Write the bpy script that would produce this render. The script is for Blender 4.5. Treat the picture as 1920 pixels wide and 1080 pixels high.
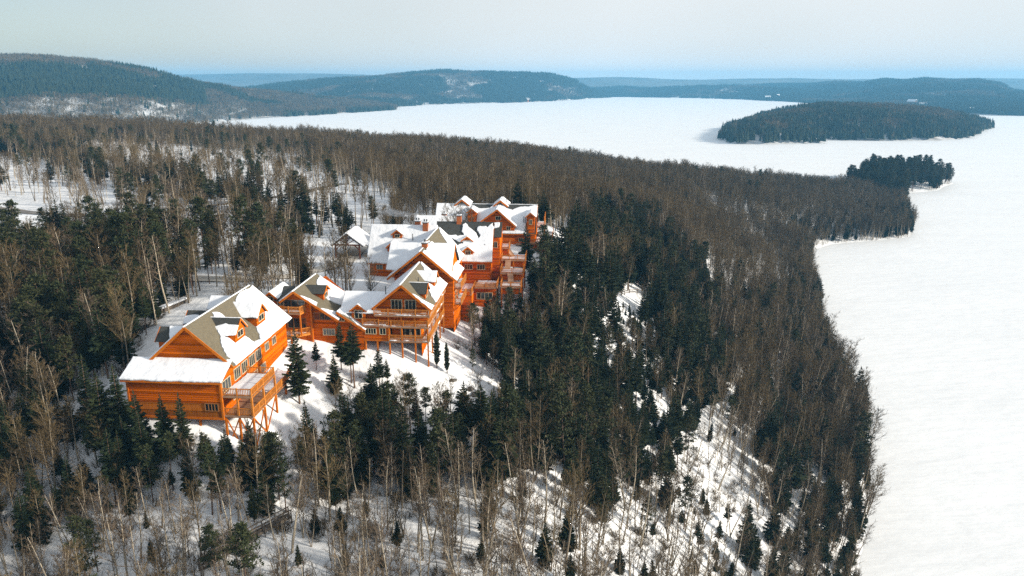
import bpy, math, random
import numpy as np
from mathutils import Vector
from mathutils.geometry import tessellate_polygon

# ---------------------------------------------------------------- camera, sky, sun, exposure
scene = bpy.context.scene
for o in list(bpy.data.objects):
    bpy.data.objects.remove(o)
COL = scene.collection
cam_d = bpy.data.cameras.new('camera')
cam = bpy.data.objects.new('camera', cam_d)
COL.objects.link(cam)
cam.location = (0, 0, 93)
cam.rotation_euler = (math.radians(90 - 15.566), 0, 0)
cam_d.sensor_width = 36
cam_d.lens = 26.25
cam_d.clip_start = 1
cam_d.clip_end = 60000
scene.camera = cam

SUN_EL, SUN_AZ = math.radians(20), math.radians(-14)      # azimuth measured from +X towards +Y
sun_dir = Vector((math.cos(SUN_EL) * math.cos(SUN_AZ), math.cos(SUN_EL) * math.sin(SUN_AZ), math.sin(SUN_EL)))
sun_d = bpy.data.lights.new('sun', 'SUN')
sun_d.energy = 5.0
sun_d.angle = math.radians(4.0)
sun_d.color = (1.0, 0.90, 0.75)
sun = bpy.data.objects.new('sun', sun_d)
sun.rotation_euler = sun_dir.to_track_quat('Z', 'Y').to_euler()
sun.location = sun_dir * 500
COL.objects.link(sun)

world = bpy.data.worlds.new('World')
scene.world = world
world.use_nodes = True
wn, wl = world.node_tree.nodes, world.node_tree.links
wn.clear()
w_out = wn.new('ShaderNodeOutputWorld')
w_bg = wn.new('ShaderNodeBackground')
w_sky = wn.new('ShaderNodeTexSky')
w_sky.sky_type = 'NISHITA'
w_sky.sun_disc = False
w_sky.sun_elevation = SUN_EL
w_sky.sun_rotation = math.pi / 2 - SUN_AZ
w_sky.air_density = 1.0
w_sky.dust_density = 0.9
w_sky.ozone_density = 1.5
w_bg.inputs['Strength'].default_value = 0.072
# thin high veil of cloud over the whole dome
w_geo = wn.new('ShaderNodeTexCoord')
w_map = wn.new('ShaderNodeMapping')
w_map.inputs['Scale'].default_value = (1.1, 1.1, 2.2)
w_noise = wn.new('ShaderNodeTexNoise')
w_noise.inputs['Scale'].default_value = 1.3
w_noise.inputs['Detail'].default_value = 4
w_ramp = wn.new('ShaderNodeMapRange')
w_ramp.inputs['From Min'].default_value = 0.3
w_ramp.inputs['From Max'].default_value = 0.7
w_ramp.inputs['To Min'].default_value = -0.12
w_ramp.inputs['To Max'].default_value = 0.16
w_mix = wn.new('ShaderNodeMix')
w_mix.data_type = 'RGBA'
w_mix.inputs['B'].default_value = (8.5, 8.7, 8.7, 1)
wl.new(w_geo.outputs['Generated'], w_map.inputs['Vector'])
wl.new(w_map.outputs['Vector'], w_noise.inputs['Vector'])
wl.new(w_noise.outputs['Fac'], w_ramp.inputs['Value'])
# the veil thickens from the clear west towards the sun in the east
w_sep = wn.new('ShaderNodeSeparateXYZ')
w_east = wn.new('ShaderNodeMapRange')
w_east.inputs['From Min'].default_value = -0.75
w_east.inputs['From Max'].default_value = 0.1
w_east.inputs['To Min'].default_value = 0.20
w_east.inputs['To Max'].default_value = 0.84
w_east.interpolation_type = 'SMOOTHSTEP'
w_add = wn.new('ShaderNodeMath')
w_add.operation = 'ADD'
w_add.use_clamp = True
wl.new(w_geo.outputs['Generated'], w_sep.inputs[0])
wl.new(w_sep.outputs['X'], w_east.inputs['Value'])
wl.new(w_ramp.outputs['Result'], w_add.inputs[0])
wl.new(w_east.outputs['Result'], w_add.inputs[1])
wl.new(w_add.outputs[0], w_mix.inputs['Factor'])
wl.new(w_sky.outputs['Color'], w_mix.inputs['A'])
wl.new(w_mix.outputs['Result'], w_bg.inputs['Color'])
wl.new(w_bg.outputs['Background'], w_out.inputs['Surface'])

scene.view_settings.view_transform = 'Standard'
scene.view_settings.look = 'None'
scene.view_settings.exposure = 0.55
scene.view_settings.gamma = 1.0
scene.view_settings.use_curve_mapping = False
scene.render.engine = 'CYCLES'
scene.cycles.use_denoising = False
scene.cycles.max_bounces = 6
scene.cycles.diffuse_bounces = 3
scene.cycles.volume_bounces = 1
scene.cycles.transparent_max_bounces = 8
scene.cycles.caustics_reflective = False
scene.cycles.caustics_refractive = False

# ---------------------------------------------------------------- materials
def material(name, color, rough=0.8, var=None, vscale=1.0, bump=0.0, bscale=1.0, rand=0.0, rand_col=None, spec=0.3, stretch=(1, 1, 1), metallic=0.0, tone=False):
    """plain Principled; var = second colour mixed by noise, rand = per-object mix to rand_col."""
    m = bpy.data.materials.new(name)
    m.use_nodes = True
    n, l = m.node_tree.nodes, m.node_tree.links
    b = n['Principled BSDF']
    b.inputs['Roughness'].default_value = rough
    b.inputs['Specular IOR Level'].default_value = spec
    b.inputs['Metallic'].default_value = metallic
    b.inputs['Base Color'].default_value = (*color, 1)
    src = None
    tc = n.new('ShaderNodeTexCoord')
    mp = n.new('ShaderNodeMapping')
    mp.inputs['Scale'].default_value = stretch
    l.new(tc.outputs['Object'], mp.inputs['Vector'])
    if var:
        t = n.new('ShaderNodeTexNoise')
        t.inputs['Scale'].default_value = vscale
        t.inputs['Detail'].default_value = 5
        t.inputs['Roughness'].default_value = 0.65
        l.new(mp.outputs['Vector'], t.inputs['Vector'])
        r = n.new('ShaderNodeMapRange')
        r.inputs['From Min'].default_value = 0.32
        r.inputs['From Max'].default_value = 0.68
        l.new(t.outputs['Fac'], r.inputs['Value'])
        mx = n.new('ShaderNodeMix')
        mx.data_type = 'RGBA'
        mx.inputs['A'].default_value = (*color, 1)
        mx.inputs['B'].default_value = (*var, 1)
        l.new(r.outputs['Result'], mx.inputs['Factor'])
        src = mx.outputs['Result']
    if rand:
        oi = n.new('ShaderNodeObjectInfo')
        ml = n.new('ShaderNodeMath')
        ml.operation = 'MULTIPLY'
        ml.inputs[1].default_value = rand
        l.new(oi.outputs['Random'], ml.inputs[0])
        mx = n.new('ShaderNodeMix')
        mx.data_type = 'RGBA'
        if src:
            l.new(src, mx.inputs['A'])
        else:
            mx.inputs['A'].default_value = (*color, 1)
        mx.inputs['B'].default_value = (*(rand_col or color), 1)
        l.new(ml.outputs[0], mx.inputs['Factor'])
        src = mx.outputs['Result']
    if tone:                               # each course of boards has its own shade of stain
        at = n.new('ShaderNodeAttribute')
        at.attribute_name = 'tone'
        mx = n.new('ShaderNodeMix')
        mx.data_type = 'RGBA'
        mx.blend_type = 'MULTIPLY'
        mx.inputs['Factor'].default_value = 1.0
        l.new(src, mx.inputs['A'])
        l.new(at.outputs['Fac'], mx.inputs['B'])
        src = mx.outputs['Result']
    if src:
        l.new(src, b.inputs['Base Color'])
    if bump:
        t = n.new('ShaderNodeTexNoise')
        t.inputs['Scale'].default_value = bscale
        t.inputs['Detail'].default_value = 6
        l.new(mp.outputs['Vector'], t.inputs['Vector'])
        bp = n.new('ShaderNodeBump')
        bp.inputs['Strength'].default_value = 1.0
        bp.inputs['Distance'].default_value = bump
        l.new(t.outputs['Fac'], bp.inputs['Height'])
        l.new(bp.outputs['Normal'], b.inputs['Normal'])
    return m

M = {}
M['snow_ground'] = material('snow_ground', (0.80, 0.82, 0.85), 0.6, (0.70, 0.71, 0.73), 0.05, 0.5, 0.35)
M['snow_lake'] = material('snow_lake', (0.765, 0.785, 0.81), 0.55, (0.71, 0.73, 0.755), 0.012, 0.35, 0.10, stretch=(1, 3.5, 1))
M['snow_roof'] = material('snow_roof', (0.78, 0.80, 0.84), 0.6, (0.71, 0.735, 0.78), 0.6, 0.14, 0.9)
M['hill'] = material('hill', (0.72, 0.74, 0.77), 0.9, (0.22, 0.21, 0.20), 0.02, 0)
M['far_wood'] = material('far_wood', (0.06, 0.07, 0.06), 0.95, (0.16, 0.16, 0.15), 0.004, 0)
M['wall'] = material('log_wall', (0.58, 0.126, 0.002), 1.0, (0.43, 0.080, 0.002), 0.5, 0.01, 4, stretch=(0.5, 0.5, 5), spec=0.0, tone=True)
M['wall_board'] = material('board_wall', (0.44, 0.14, 0.015), 0.85, (0.27, 0.07, 0.008), 1.0, 0.01, 4, stretch=(5, 5, 0.4), spec=0.04, tone=True)
M['trim'] = material('trim_wood', (0.56, 0.16, 0.010), 0.8, (0.42, 0.10, 0.006), 2.0, spec=0.05)
M['rail'] = material('rail_wood', (0.56, 0.22, 0.04), 0.8, (0.42, 0.13, 0.02), 2.0, spec=0.05)
M['deck'] = material('deck_boards', (0.40, 0.25, 0.16), 0.7, (0.26, 0.13, 0.07), 1.2, stretch=(1, 5, 1))
M['dark_timber'] = material('dark_timber', (0.16, 0.05, 0.02), 0.6, (0.10, 0.03, 0.015), 2.0)
M['soffit'] = material('soffit', (0.12, 0.05, 0.025), 0.8)
M['shingle_tan'] = material('shingle_tan', (0.155, 0.132, 0.088), 0.9, (0.10, 0.086, 0.06), 3.5, 0.03, 7)
M['shingle_dark'] = material('shingle_dark', (0.035, 0.038, 0.036), 0.85, (0.06, 0.06, 0.055), 3.0, 0.03, 7)
M['glass'] = material('glass', (0.02, 0.028, 0.03), 0.06, spec=0.8)
M['frame'] = material('window_frame', (0.50, 0.42, 0.28), 0.5)
M['frame_brown'] = material('window_frame_brown', (0.28, 0.12, 0.04), 0.5)
M['chimney'] = material('chimney_clad', (0.42, 0.12, 0.025), 0.7, (0.30, 0.075, 0.02), 3)
M['metal'] = material('metal_cap', (0.12, 0.12, 0.12), 0.4, metallic=0.7)
M['concrete'] = material('concrete', (0.30, 0.30, 0.29), 0.9, (0.2, 0.2, 0.2), 1.5)
M['rock'] = material('rock', (0.06, 0.055, 0.05), 0.9, (0.14, 0.13, 0.12), 1.5, 0.1, 2)
M['grey_wood'] = material('weathered_wood', (0.17, 0.14, 0.11), 0.85, (0.09, 0.07, 0.055), 2)
M['packed_snow'] = material('packed_snow', (0.60, 0.56, 0.50), 0.8, (0.46, 0.42, 0.37), 0.5, 0.08, 1.5)
M['asphalt'] = material('asphalt', (0.10, 0.085, 0.075), 0.9, (0.3, 0.28, 0.26), 0.4)
M['bark_birch'] = material('bark_birch', (0.48, 0.43, 0.34), 0.8, (0.24, 0.20, 0.15), 2.5, rand=0.6, rand_col=(0.36, 0.30, 0.22))
M['bark_grey'] = material('bark_grey', (0.15, 0.12, 0.085), 0.9, (0.08, 0.063, 0.047), 2.0, rand=0.8, rand_col=(0.33, 0.275, 0.20))
M['bark_dark'] = material('bark_dark', (0.11, 0.07, 0.05), 0.9, (0.06, 0.04, 0.03), 2.0, rand=0.6, rand_col=(0.18, 0.11, 0.07))
M['twig_birch'] = material('twig_birch', (0.15, 0.115, 0.078), 0.85, rand=0.8, rand_col=(0.085, 0.058, 0.038))
M['twig_brown'] = material('twig_brown', (0.056, 0.038, 0.018), 0.9, rand=0.9, rand_col=(0.135, 0.096, 0.044))
M['needle'] = material('needle', (0.010, 0.019, 0.009), 0.8, (0.020, 0.030, 0.012), 0.8, rand=0.8, rand_col=(0.026, 0.032, 0.011), spec=0.15)
M['needle_pine'] = material('needle_pine', (0.024, 0.036, 0.015), 0.75, (0.040, 0.047, 0.019), 0.8, rand=0.8, rand_col=(0.040, 0.040, 0.015), spec=0.15)
M['needle_cedar'] = material('needle_cedar', (0.045, 0.055, 0.024), 0.8, (0.03, 0.04, 0.018), 1.5)

# ---------------------------------------------------------------- object helpers
def new_mesh(name, verts, faces, mat, smooth=False):
    me = bpy.data.meshes.new(name)
    me.from_pydata([tuple(map(float, v)) for v in verts], [], faces)
    if isinstance(mat, (list, tuple)):
        for k in mat:
            me.materials.append(M[k])
    elif mat:
        me.materials.append(M[mat])
    if smooth:
        me.polygons.foreach_set('use_smooth', [True] * len(me.polygons))
    if mat in ('wall', 'wall_board') and not me.attributes.get('tone'):
        tn = random.Random(len(verts))
        at = me.attributes.new('tone', 'FLOAT', 'FACE')
        at.data.foreach_set('value', [tn.choice((0.55, 0.75, 0.9, 1.0, 1.08, 1.16)) for _ in faces])
    me.update()
    return me

def obj(name, me, parent=None, loc=None):
    o = bpy.data.objects.new(name, me)
    COL.objects.link(o)
    if parent is not None:
        o.parent = parent
    if loc is not None:
        o.location = loc
    return o

def tag(o, label=None, cat=None, group=None, kind=None):
    if label: o['label'] = label
    if cat: o['category'] = cat
    if group: o['group'] = group
    if kind: o['kind'] = kind
    return o

class MB:
    """collects boxes, beams and polygons into one mesh"""
    def __init__(self):
        self.v, self.f = [], []
    def add(self, verts, faces):
        k = len(self.v)
        self.v += [tuple(p) for p in verts]
        self.f += [tuple(i + k for i in f) for f in faces]
        return self
    def box(self, x0, x1, y0, y1, z0, z1):
        return self.add([(x0, y0, z0), (x1, y0, z0), (x1, y1, z0), (x0, y1, z0), (x0, y0, z1), (x1, y0, z1), (x1, y1, z1), (x0, y1, z1)],
                        [(3, 2, 1, 0), (4, 5, 6, 7), (0, 1, 5, 4), (1, 2, 6, 5), (2, 3, 7, 6), (3, 0, 4, 7)])
    def beam(self, p, q, w, h=None):
        h = h or w
        p, q = Vector(p), Vector(q)
        d = (q - p).normalized()
        side = d.cross(Vector((0, 0, 1)))
        if side.length < 1e-3:
            side = Vector((1, 0, 0))
        side.normalize()
        upv = side.cross(d)
        a, b = side * w / 2, upv * h / 2
        return self.add([p - a - b, p + a - b, p + a + b, p - a + b, q - a - b, q + a - b, q + a + b, q - a + b],
                        [(0, 1, 2, 3), (7, 6, 5, 4), (0, 4, 5, 1), (1, 5, 6, 2), (2, 6, 7, 3), (3, 7, 4, 0)])
    def slab(self, quad, nrm, th):
        """quad of 3d points extruded down along -nrm"""
        n = len(quad)
        top = [Vector(p) for p in quad]
        bot = [p - Vector(nrm) * th for p in top]
        f = [tuple(range(n)), tuple(range(2 * n - 1, n - 1, -1))]
        f += [(i, i + n, (i + 1) % n + n, (i + 1) % n) for i in range(n)]
        return self.add(top + bot, f)

# value noise for terrain and edges
_rng = np.random.default_rng(7)
_NT = _rng.random((256, 256))
def vnoise(x, y):
    x = np.asarray(x, float); y = np.asarray(y, float)
    xi = np.floor(x).astype(int); yi = np.floor(y).astype(int)
    fx = x - xi; fy = y - yi
    fx = fx * fx * (3 - 2 * fx); fy = fy * fy * (3 - 2 * fy)
    g = lambda i, j: _NT[i % 256, j % 256]
    return (g(xi, yi) * (1 - fx) + g(xi + 1, yi) * fx) * (1 - fy) + (g(xi, yi + 1) * (1 - fx) + g(xi + 1, yi + 1) * fx) * fy
def fbm(x, y, o=4):
    s = 0; a = 0.5
    for k in range(o):
        s = s + a * (vnoise(x * 2 ** k + 17.3 * k, y * 2 ** k + 5.7 * k) - 0.5); a *= 0.5
    return s
# ---------------------------------------------------------------- terrain of the near land
SHORE = [(52, 90), (60, 108), (67, 125), (75, 139), (83, 154), (94, 180), (105, 220), (113, 255), (125, 293), (146, 353), (171, 415), (188, 430), (218, 440), (245, 451), (265, 484), (303, 571), (340, 636), (369, 649), (415, 705),
         (400, 752), (350, 742), (305, 668), (230, 645), (150, 685), (60, 765), (-60, 835), (-180, 855), (-320, 835), (-480, 900), (-800, 1000)]
CTRL = [(-52.9, 92.4, 50.0), (-45.1, 89.8, 47.0), (-36.1, 89.1, 45.5), (-32.0, 102.8, 47.0), (-32.5, 109.9, 48.5), (-29.1, 114.6, 49.0), (-21.1, 114.0, 48.5), (-13.6, 114.4, 46.5), (-9.1, 126.1, 46.5), (-6.0, 140.9, 45.5), (-10.2, 151.3, 47.0), (2.1, 154.3, 47.0), (4.0, 165.2, 49.5), (12.0, 177.6, 51.0), (15.7, 199.4, 52.0), (-12.0, 166.5, 52.5), (-24.3, 150.4, 53.0), (-33.1, 153.1, 53.0), (-38.3, 175.5, 52.0), (-49.3, 164.4, 53.0), (-27.7, 132.6, 53.0), (-40.4, 123.6, 53.5), (-53.2, 114.5, 53.5), (-58.3, 99.9, 52.0), (-14.2, 201.7, 53.0), (-29.3, 112.6, 47.3), (-19.0, 111.6, 44.0), (-6.9, 111.9, 42.0), (-2.6, 109.1, 40.5), (-16.4, 105.2, 41.5), (-30.7, 97.7, 43.5), (0.0, 76.6, 36.0), (-22.5, 75.2, 37.0), (-41.6, 75.9, 36.5), (-61.1, 76.6, 36.0), (-23.5, 91.8, 40.0), (-53.6, 88.4, 42.0), (-78.1, 105.1, 46.0), (18.2, 91.4, 25.0), (40.3, 110.2, 11.0), (62.8, 145.6, 9.0), (33.9, 124.8, 21.0), (3.2, 98.8, 36.0), (25.7, 138.3, 30.0), (9.3, 135.5, 38.0), (43.0, 165.1, 26.0), (76.8, 204.5, 10.0), (32.1, 183.2, 37.0), (20.3, 197.6, 44.0), (15.8, 216.6, 49.0), (64.5, 258.0, 29.0), (106.8, 307.7, 12.0), (66.9, 318.5, 33.0), (152.2, 449.0, 15.0), (216.8, 500.8, 6.0), (-238.1, 348.4, 50.0), (-161.8, 344.4, 50.5), (-114.1, 348.4, 50.0), (-139.5, 199.5, 51.0), (-92.5, 192.4, 52.5), (-78.5, 129.1, 51.0), (-84.9, 372.7, 47.0), (-46.1, 405.1, 43.0), (12.9, 453.8, 37.0), (81.0, 472.2, 28.0), (136.2, 486.8, 19.0),
        (-450, 650, 50), (-300, 650, 46), (-180, 680, 36), (-80, 720, 26), (30, 690, 20), (120, 600, 17), (190, 560, 11), (260, 590, 6), (330, 690, 6), (380, 700, 5),
        (-700, 300, 52), (-700, 700, 48), (-400, 100, 50), (-400, 400, 51), (-250, 0, 42), (-100, 20, 34), (0, 0, 24), (30, 50, 14), (40, 40, 8), (0, -60, 18), (-300, -80, 40), (-700, -60, 45), (-900, 400, 52),
        (45, 60, 0), (38, 20, 0), (30, -60, 0), (150, 100, -4), (200, 250, -4), (300, 400, -4), (420, 600, -4), (520, 760, -4), (200, 800, -5), (0, 980, -5), (-300, 1050, -5), (600, 300, -5), (120, -40, -4), (320, 180, -4), (600, 900, -5)]
_pts = [(x, y, 0.0) for x, y in SHORE] + CTRL
for i in range(len(SHORE) - 1):                       # the lake bed just outside the shore
    (x0, y0), (x1, y1) = SHORE[i], SHORE[i + 1]
    L = math.hypot(x1 - x0, y1 - y0)
    n = ((y1 - y0) / L, -(x1 - x0) / L)
    _pts.append(((x0 + x1) / 2 + n[0] * 14, (y0 + y1) / 2 + n[1] * 14, -3.5))
    _pts.append(((x0 + x1) / 2, (y0 + y1) / 2, 0.0))
_pts = np.array(_pts)
def _phi(r2): return np.sqrt(r2 + 36.0)
_n = len(_pts)
_A = np.zeros((_n + 1, _n + 1))
_A[:_n, :_n] = _phi((_pts[:, None, 0] - _pts[None, :, 0]) ** 2 + (_pts[:, None, 1] - _pts[None, :, 1]) ** 2)
_A[np.arange(_n), np.arange(_n)] -= 0.6               # a little smoothing
_A[:_n, _n] = 1; _A[_n, :_n] = 1
_w = np.linalg.solve(_A, np.r_[_pts[:, 2], 0])
def height(x, y, noise=True):
    x = np.atleast_1d(np.asarray(x, float)); y = np.atleast_1d(np.asarray(y, float))
    out = np.empty(x.shape)
    fx, fy, fo = x.ravel(), y.ravel(), out.ravel()
    for s in range(0, fx.size, 20000):
        d = (fx[s:s + 20000, None] - _pts[None, :, 0]) ** 2 + (fy[s:s + 20000, None] - _pts[None, :, 1]) ** 2
        fo[s:s + 20000] = _phi(d) @ _w[:_n] + _w[_n]
    out = fo.reshape(x.shape)
    if noise:
        amp = np.clip(out / 8.0, 0, 1)
        out = out + amp * (1.6 * fbm(x / 22, y / 22) + 0.7 * fbm(x / 6 + 9, y / 6))
    return out
def hz(x, y):
    return float(height(x, y)[0])
def grid_mesh(name, xs, ys, Z, mat, keep=None):
    nx, ny = len(xs), len(ys)
    X, Y = np.meshgrid(xs, ys)
    v = np.stack([X.ravel(), Y.ravel(), Z.ravel()], 1)
    idx = np.arange(nx * ny).reshape(ny, nx)
    f = np.stack([idx[:-1, :-1].ravel(), idx[:-1, 1:].ravel(), idx[1:, 1:].ravel(), idx[1:, :-1].ravel()], 1)
    if keep is not None:
        f = f[keep.ravel()[f].any(1)]
    me = bpy.data.meshes.new(name)
    me.from_pydata(v.tolist(), [], f.tolist())
    me.materials.append(M[mat])
    me.polygons.foreach_set('use_smooth', [True] * len(me.polygons))
    return me

xs = np.unique(np.r_[np.arange(-900, -140, 10), np.arange(-140, 130, 2.5), np.arange(130, 480, 6)])
ys = np.unique(np.r_[np.arange(-120, 60, 10), np.arange(60, 260, 2.5), np.arange(260, 1000, 7)])
GX, GY = np.meshgrid(xs, ys)
GZ = height(GX, GY)
ground = obj('ground', grid_mesh('ground', xs, ys, np.maximum(GZ, -6), 'snow_ground', GZ > -3))
tag(ground, 'snow covered forest floor rolling down to the frozen lake', kind='structure')

lake = obj('frozen_lake', grid_mesh('frozen_lake', np.linspace(-9500, 9500, 31), np.linspace(-2400, 8500, 31), np.zeros((31, 31)), 'snow_lake'))
tag(lake, 'flat frozen lake under clean snow', kind='structure')

# ---------------------------------------------------------------- island and hills beyond the lake
ISLAND = [(340, 1227), (334, 1143), (393, 1138), (473, 1163), (505, 1227), (576, 1205), (669, 1205), (757, 1261), (845, 1377), (961, 1533), (1036, 1685), (617, 1923), (562, 1773), (547, 1685), (420, 1483)]
def in_poly(x, y, poly):
    x = np.asarray(x, float); y = np.asarray(y, float)
    ins = np.zeros(x.shape, bool)
    n = len(poly)
    for i in range(n):
        x0, y0 = poly[i]; x1, y1 = poly[(i + 1) % n]
        if y0 == y1: continue
        c = ((y0 > y) != (y1 > y)) & (x < (x1 - x0) * (y - y0) / (y1 - y0) + x0)
        ins ^= c
    return ins
def poly_dist(x, y, poly):
    d = np.full(np.shape(x), 1e9)
    n = len(poly)
    for i in range(n):
        x0, y0 = poly[i]; x1, y1 = poly[(i + 1) % n]
        dx, dy = x1 - x0, y1 - y0
        t = np.clip(((x - x0) * dx + (y - y0) * dy) / (dx * dx + dy * dy), 0, 1)
        d = np.minimum(d, np.hypot(x - x0 - t * dx, y - y0 - t * dy))
    return d
def island_height(x, y):
    ins = in_poly(x, y, ISLAND)
    d = poly_dist(x, y, ISLAND)
    s = np.clip(d / 210.0, 0, 1)
    h = 38 * s * (2 - s) * (0.9 + 0.5 * fbm(np.asarray(x) / 140, np.asarray(y) / 140)) + 1.0
    return np.where(ins, h, -2 - 0.05 * d)
ix = np.arange(300, 1080, 14.0); iy = np.arange(1100, 1960, 14.0)
IX, IY = np.meshgrid(ix, iy)
IZ = np.maximum(island_height(IX, IY), -4)
island = obj('island', grid_mesh('island', ix, iy, IZ, 'hill', IZ > -3))
tag(island, 'low wooded island in the frozen lake', kind='structure')

def hill_z(px, py, D):           # height of a point seen py pixels down at range D
    return 93 - D * (py - 150) / 1400.0
# each hill: columns of (bearing as x/y, base range, top range, top height)
HILLS = {
    'hill_slope': [(-1.0, 1150, 1900, 132), (-0.69, 1150, 1900, 144), (-0.62, 1200, 1950, 147), (-0.54, 1300, 2050, 135), (-0.47, 1400, 2100, 111), (-0.40, 1720, 2300, 76), (-0.33, 1930, 2450, 54), (-0.26, 2080, 2600, 34), (-0.185, 2350, 2700, 12), (-0.155, 2480, 2600, 1)],
    'hill_dome': [(-0.36, 2900, 3900, 40), (-0.31, 2900, 4000, 62), (-0.26, 2850, 4000, 84), (-0.185, 2550, 4000, 102), (-0.13, 2850, 4000, 122), (-0.09, 3050, 4000, 134), (-0.04, 3200, 4000, 129), (0.0, 3250, 4000, 121), (0.05, 3500, 4050, 118), (0.078, 3750, 4150, 88), (0.1, 4000, 4250, 40), (0.125, 4250, 4350, 2)],
    'hill_shore': [(0.09, 4400, 5000, 30), (0.14, 4350, 4900, 44), (0.18, 4250, 4800, 36), (0.24, 4100, 4700, 50), (0.3, 3800, 4500, 54), (0.34, 3500, 4300, 44), (0.38, 3250, 4000, 30), (0.44, 2900, 3800, 24), (0.5, 2600, 3500, 16)],
    'hill_cliff': [(0.29, 4600, 5400, 40), (0.33, 4300, 5300, 60), (0.38, 3700, 5100, 58), (0.42, 3200, 4900, 76), (0.455, 2800, 4700, 70), (0.48, 2600, 4500, 92), (0.505, 2500, 4400, 82), (0.53, 2350, 4300, 94), (0.57, 2250, 4100, 84), (0.6, 2150, 4000, 88), (0.625, 2080, 3900, 74), (0.645, 2060, 3700, 38), (0.69, 2040, 3500, 18), (0.8, 2000, 3500, 30), (0.95, 2000, 3500, 40)],
    'hill_far_ridge': [(-1.1, 8500, 10500, 130), (-0.45, 8500, 10500, 150), (-0.35, 8500, 10500, 165), (-0.25, 8500, 10500, 165), (-0.2, 8500, 10500, 155), (-0.1, 8500, 10500, 120), (0.05, 8500, 10500, 95), (0.09, 8000, 10000, 116), (0.14, 8000, 10000, 124), (0.17, 8000, 10000, 118), (0.2, 8000, 10000, 104), (0.24, 8000, 10000, 90), (0.3, 8000, 10000, 98), (0.36, 8000, 10000, 112), (0.42, 8000, 10000, 100), (0.5, 8000, 10000, 108), (0.6, 8000, 10000, 95), (0.66, 7500, 9500, 78), (0.7, 7500, 9500, 98), (0.8, 7500, 9500, 95), (1.1, 7500, 9500, 90)],
}
HILL_SURF = {}
def hill_point(cols, b, t, seed):
    """t in 0..1 from shore to crest, 1..2 down the back"""
    c = np.array(cols)
    base = np.interp(b, c[:, 0], c[:, 1]); top = np.interp(b, c[:, 0], c[:, 2]); zt = np.interp(b, c[:, 0], c[:, 3])
    y = base + (top - base) * t
    x = b * y
    s = np.clip(t, 0, 1)
    prof = np.where(t <= 1, 0.55 * s + 0.45 * s * s * (3 - 2 * s), 1 - (np.clip(t, 1, 2) - 1) ** 2 * 1.2)
    sc = (top - base)
    z = zt * prof + np.sin(np.pi * np.clip(t, 0, 1)) * 40 * fbm(x / 260 + seed, y / 260) * np.clip(zt / 60, 0.1, 1) * (sc > 100)
    z = z + 9 * fbm(x / 120 + seed, y / 120 + 3) * np.clip(zt / 50, 0, 1)
    return x, y, np.maximum(z - 1.5 * (t <= 0), -4)
HILLS['hill_far_ridge'] = [(b, p * 0.66, q * 0.66, max(100 + 9 * math.sin(b * 23), 93 + (h - 93) * 0.8)) for b, p, q, h in HILLS['hill_far_ridge']]
for k, (nm, cols) in enumerate(HILLS.items()):
    bb = np.linspace(cols[0][0], cols[-1][0], 120)
    tt = np.linspace(0, 2, 42)
    B, T = np.meshgrid(bb, tt)
    X, Y, Z = hill_point(cols, B, T, 11 * k)
    v = np.stack([X.ravel(), Y.ravel(), Z.ravel()], 1)
    idx = np.arange(B.size).reshape(B.shape)
    f = np.stack([idx[:-1, :-1].ravel(), idx[:-1, 1:].ravel(), idx[1:, 1:].ravel(), idx[1:, :-1].ravel()], 1)
    me = bpy.data.meshes.new(nm)
    me.from_pydata(v.tolist(), [], f.tolist())
    me.materials.append(M['far_wood' if 'far' in nm else 'hill'])
    me.polygons.foreach_set('use_smooth', [True] * len(me.polygons))
    tag(obj(nm, me), kind='structure')
# ---------------------------------------------------------------- the log lodge: helpers (all in the lodge's own u, v, z metres)
LTH = math.radians(4.5)
LCS, LSN = math.cos(LTH), math.sin(LTH)
def l2w(u, v, z=0.0):
    return (u * LCS + v * LSN, -u * LSN + v * LCS, z)
rnd = random.Random(5)

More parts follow.
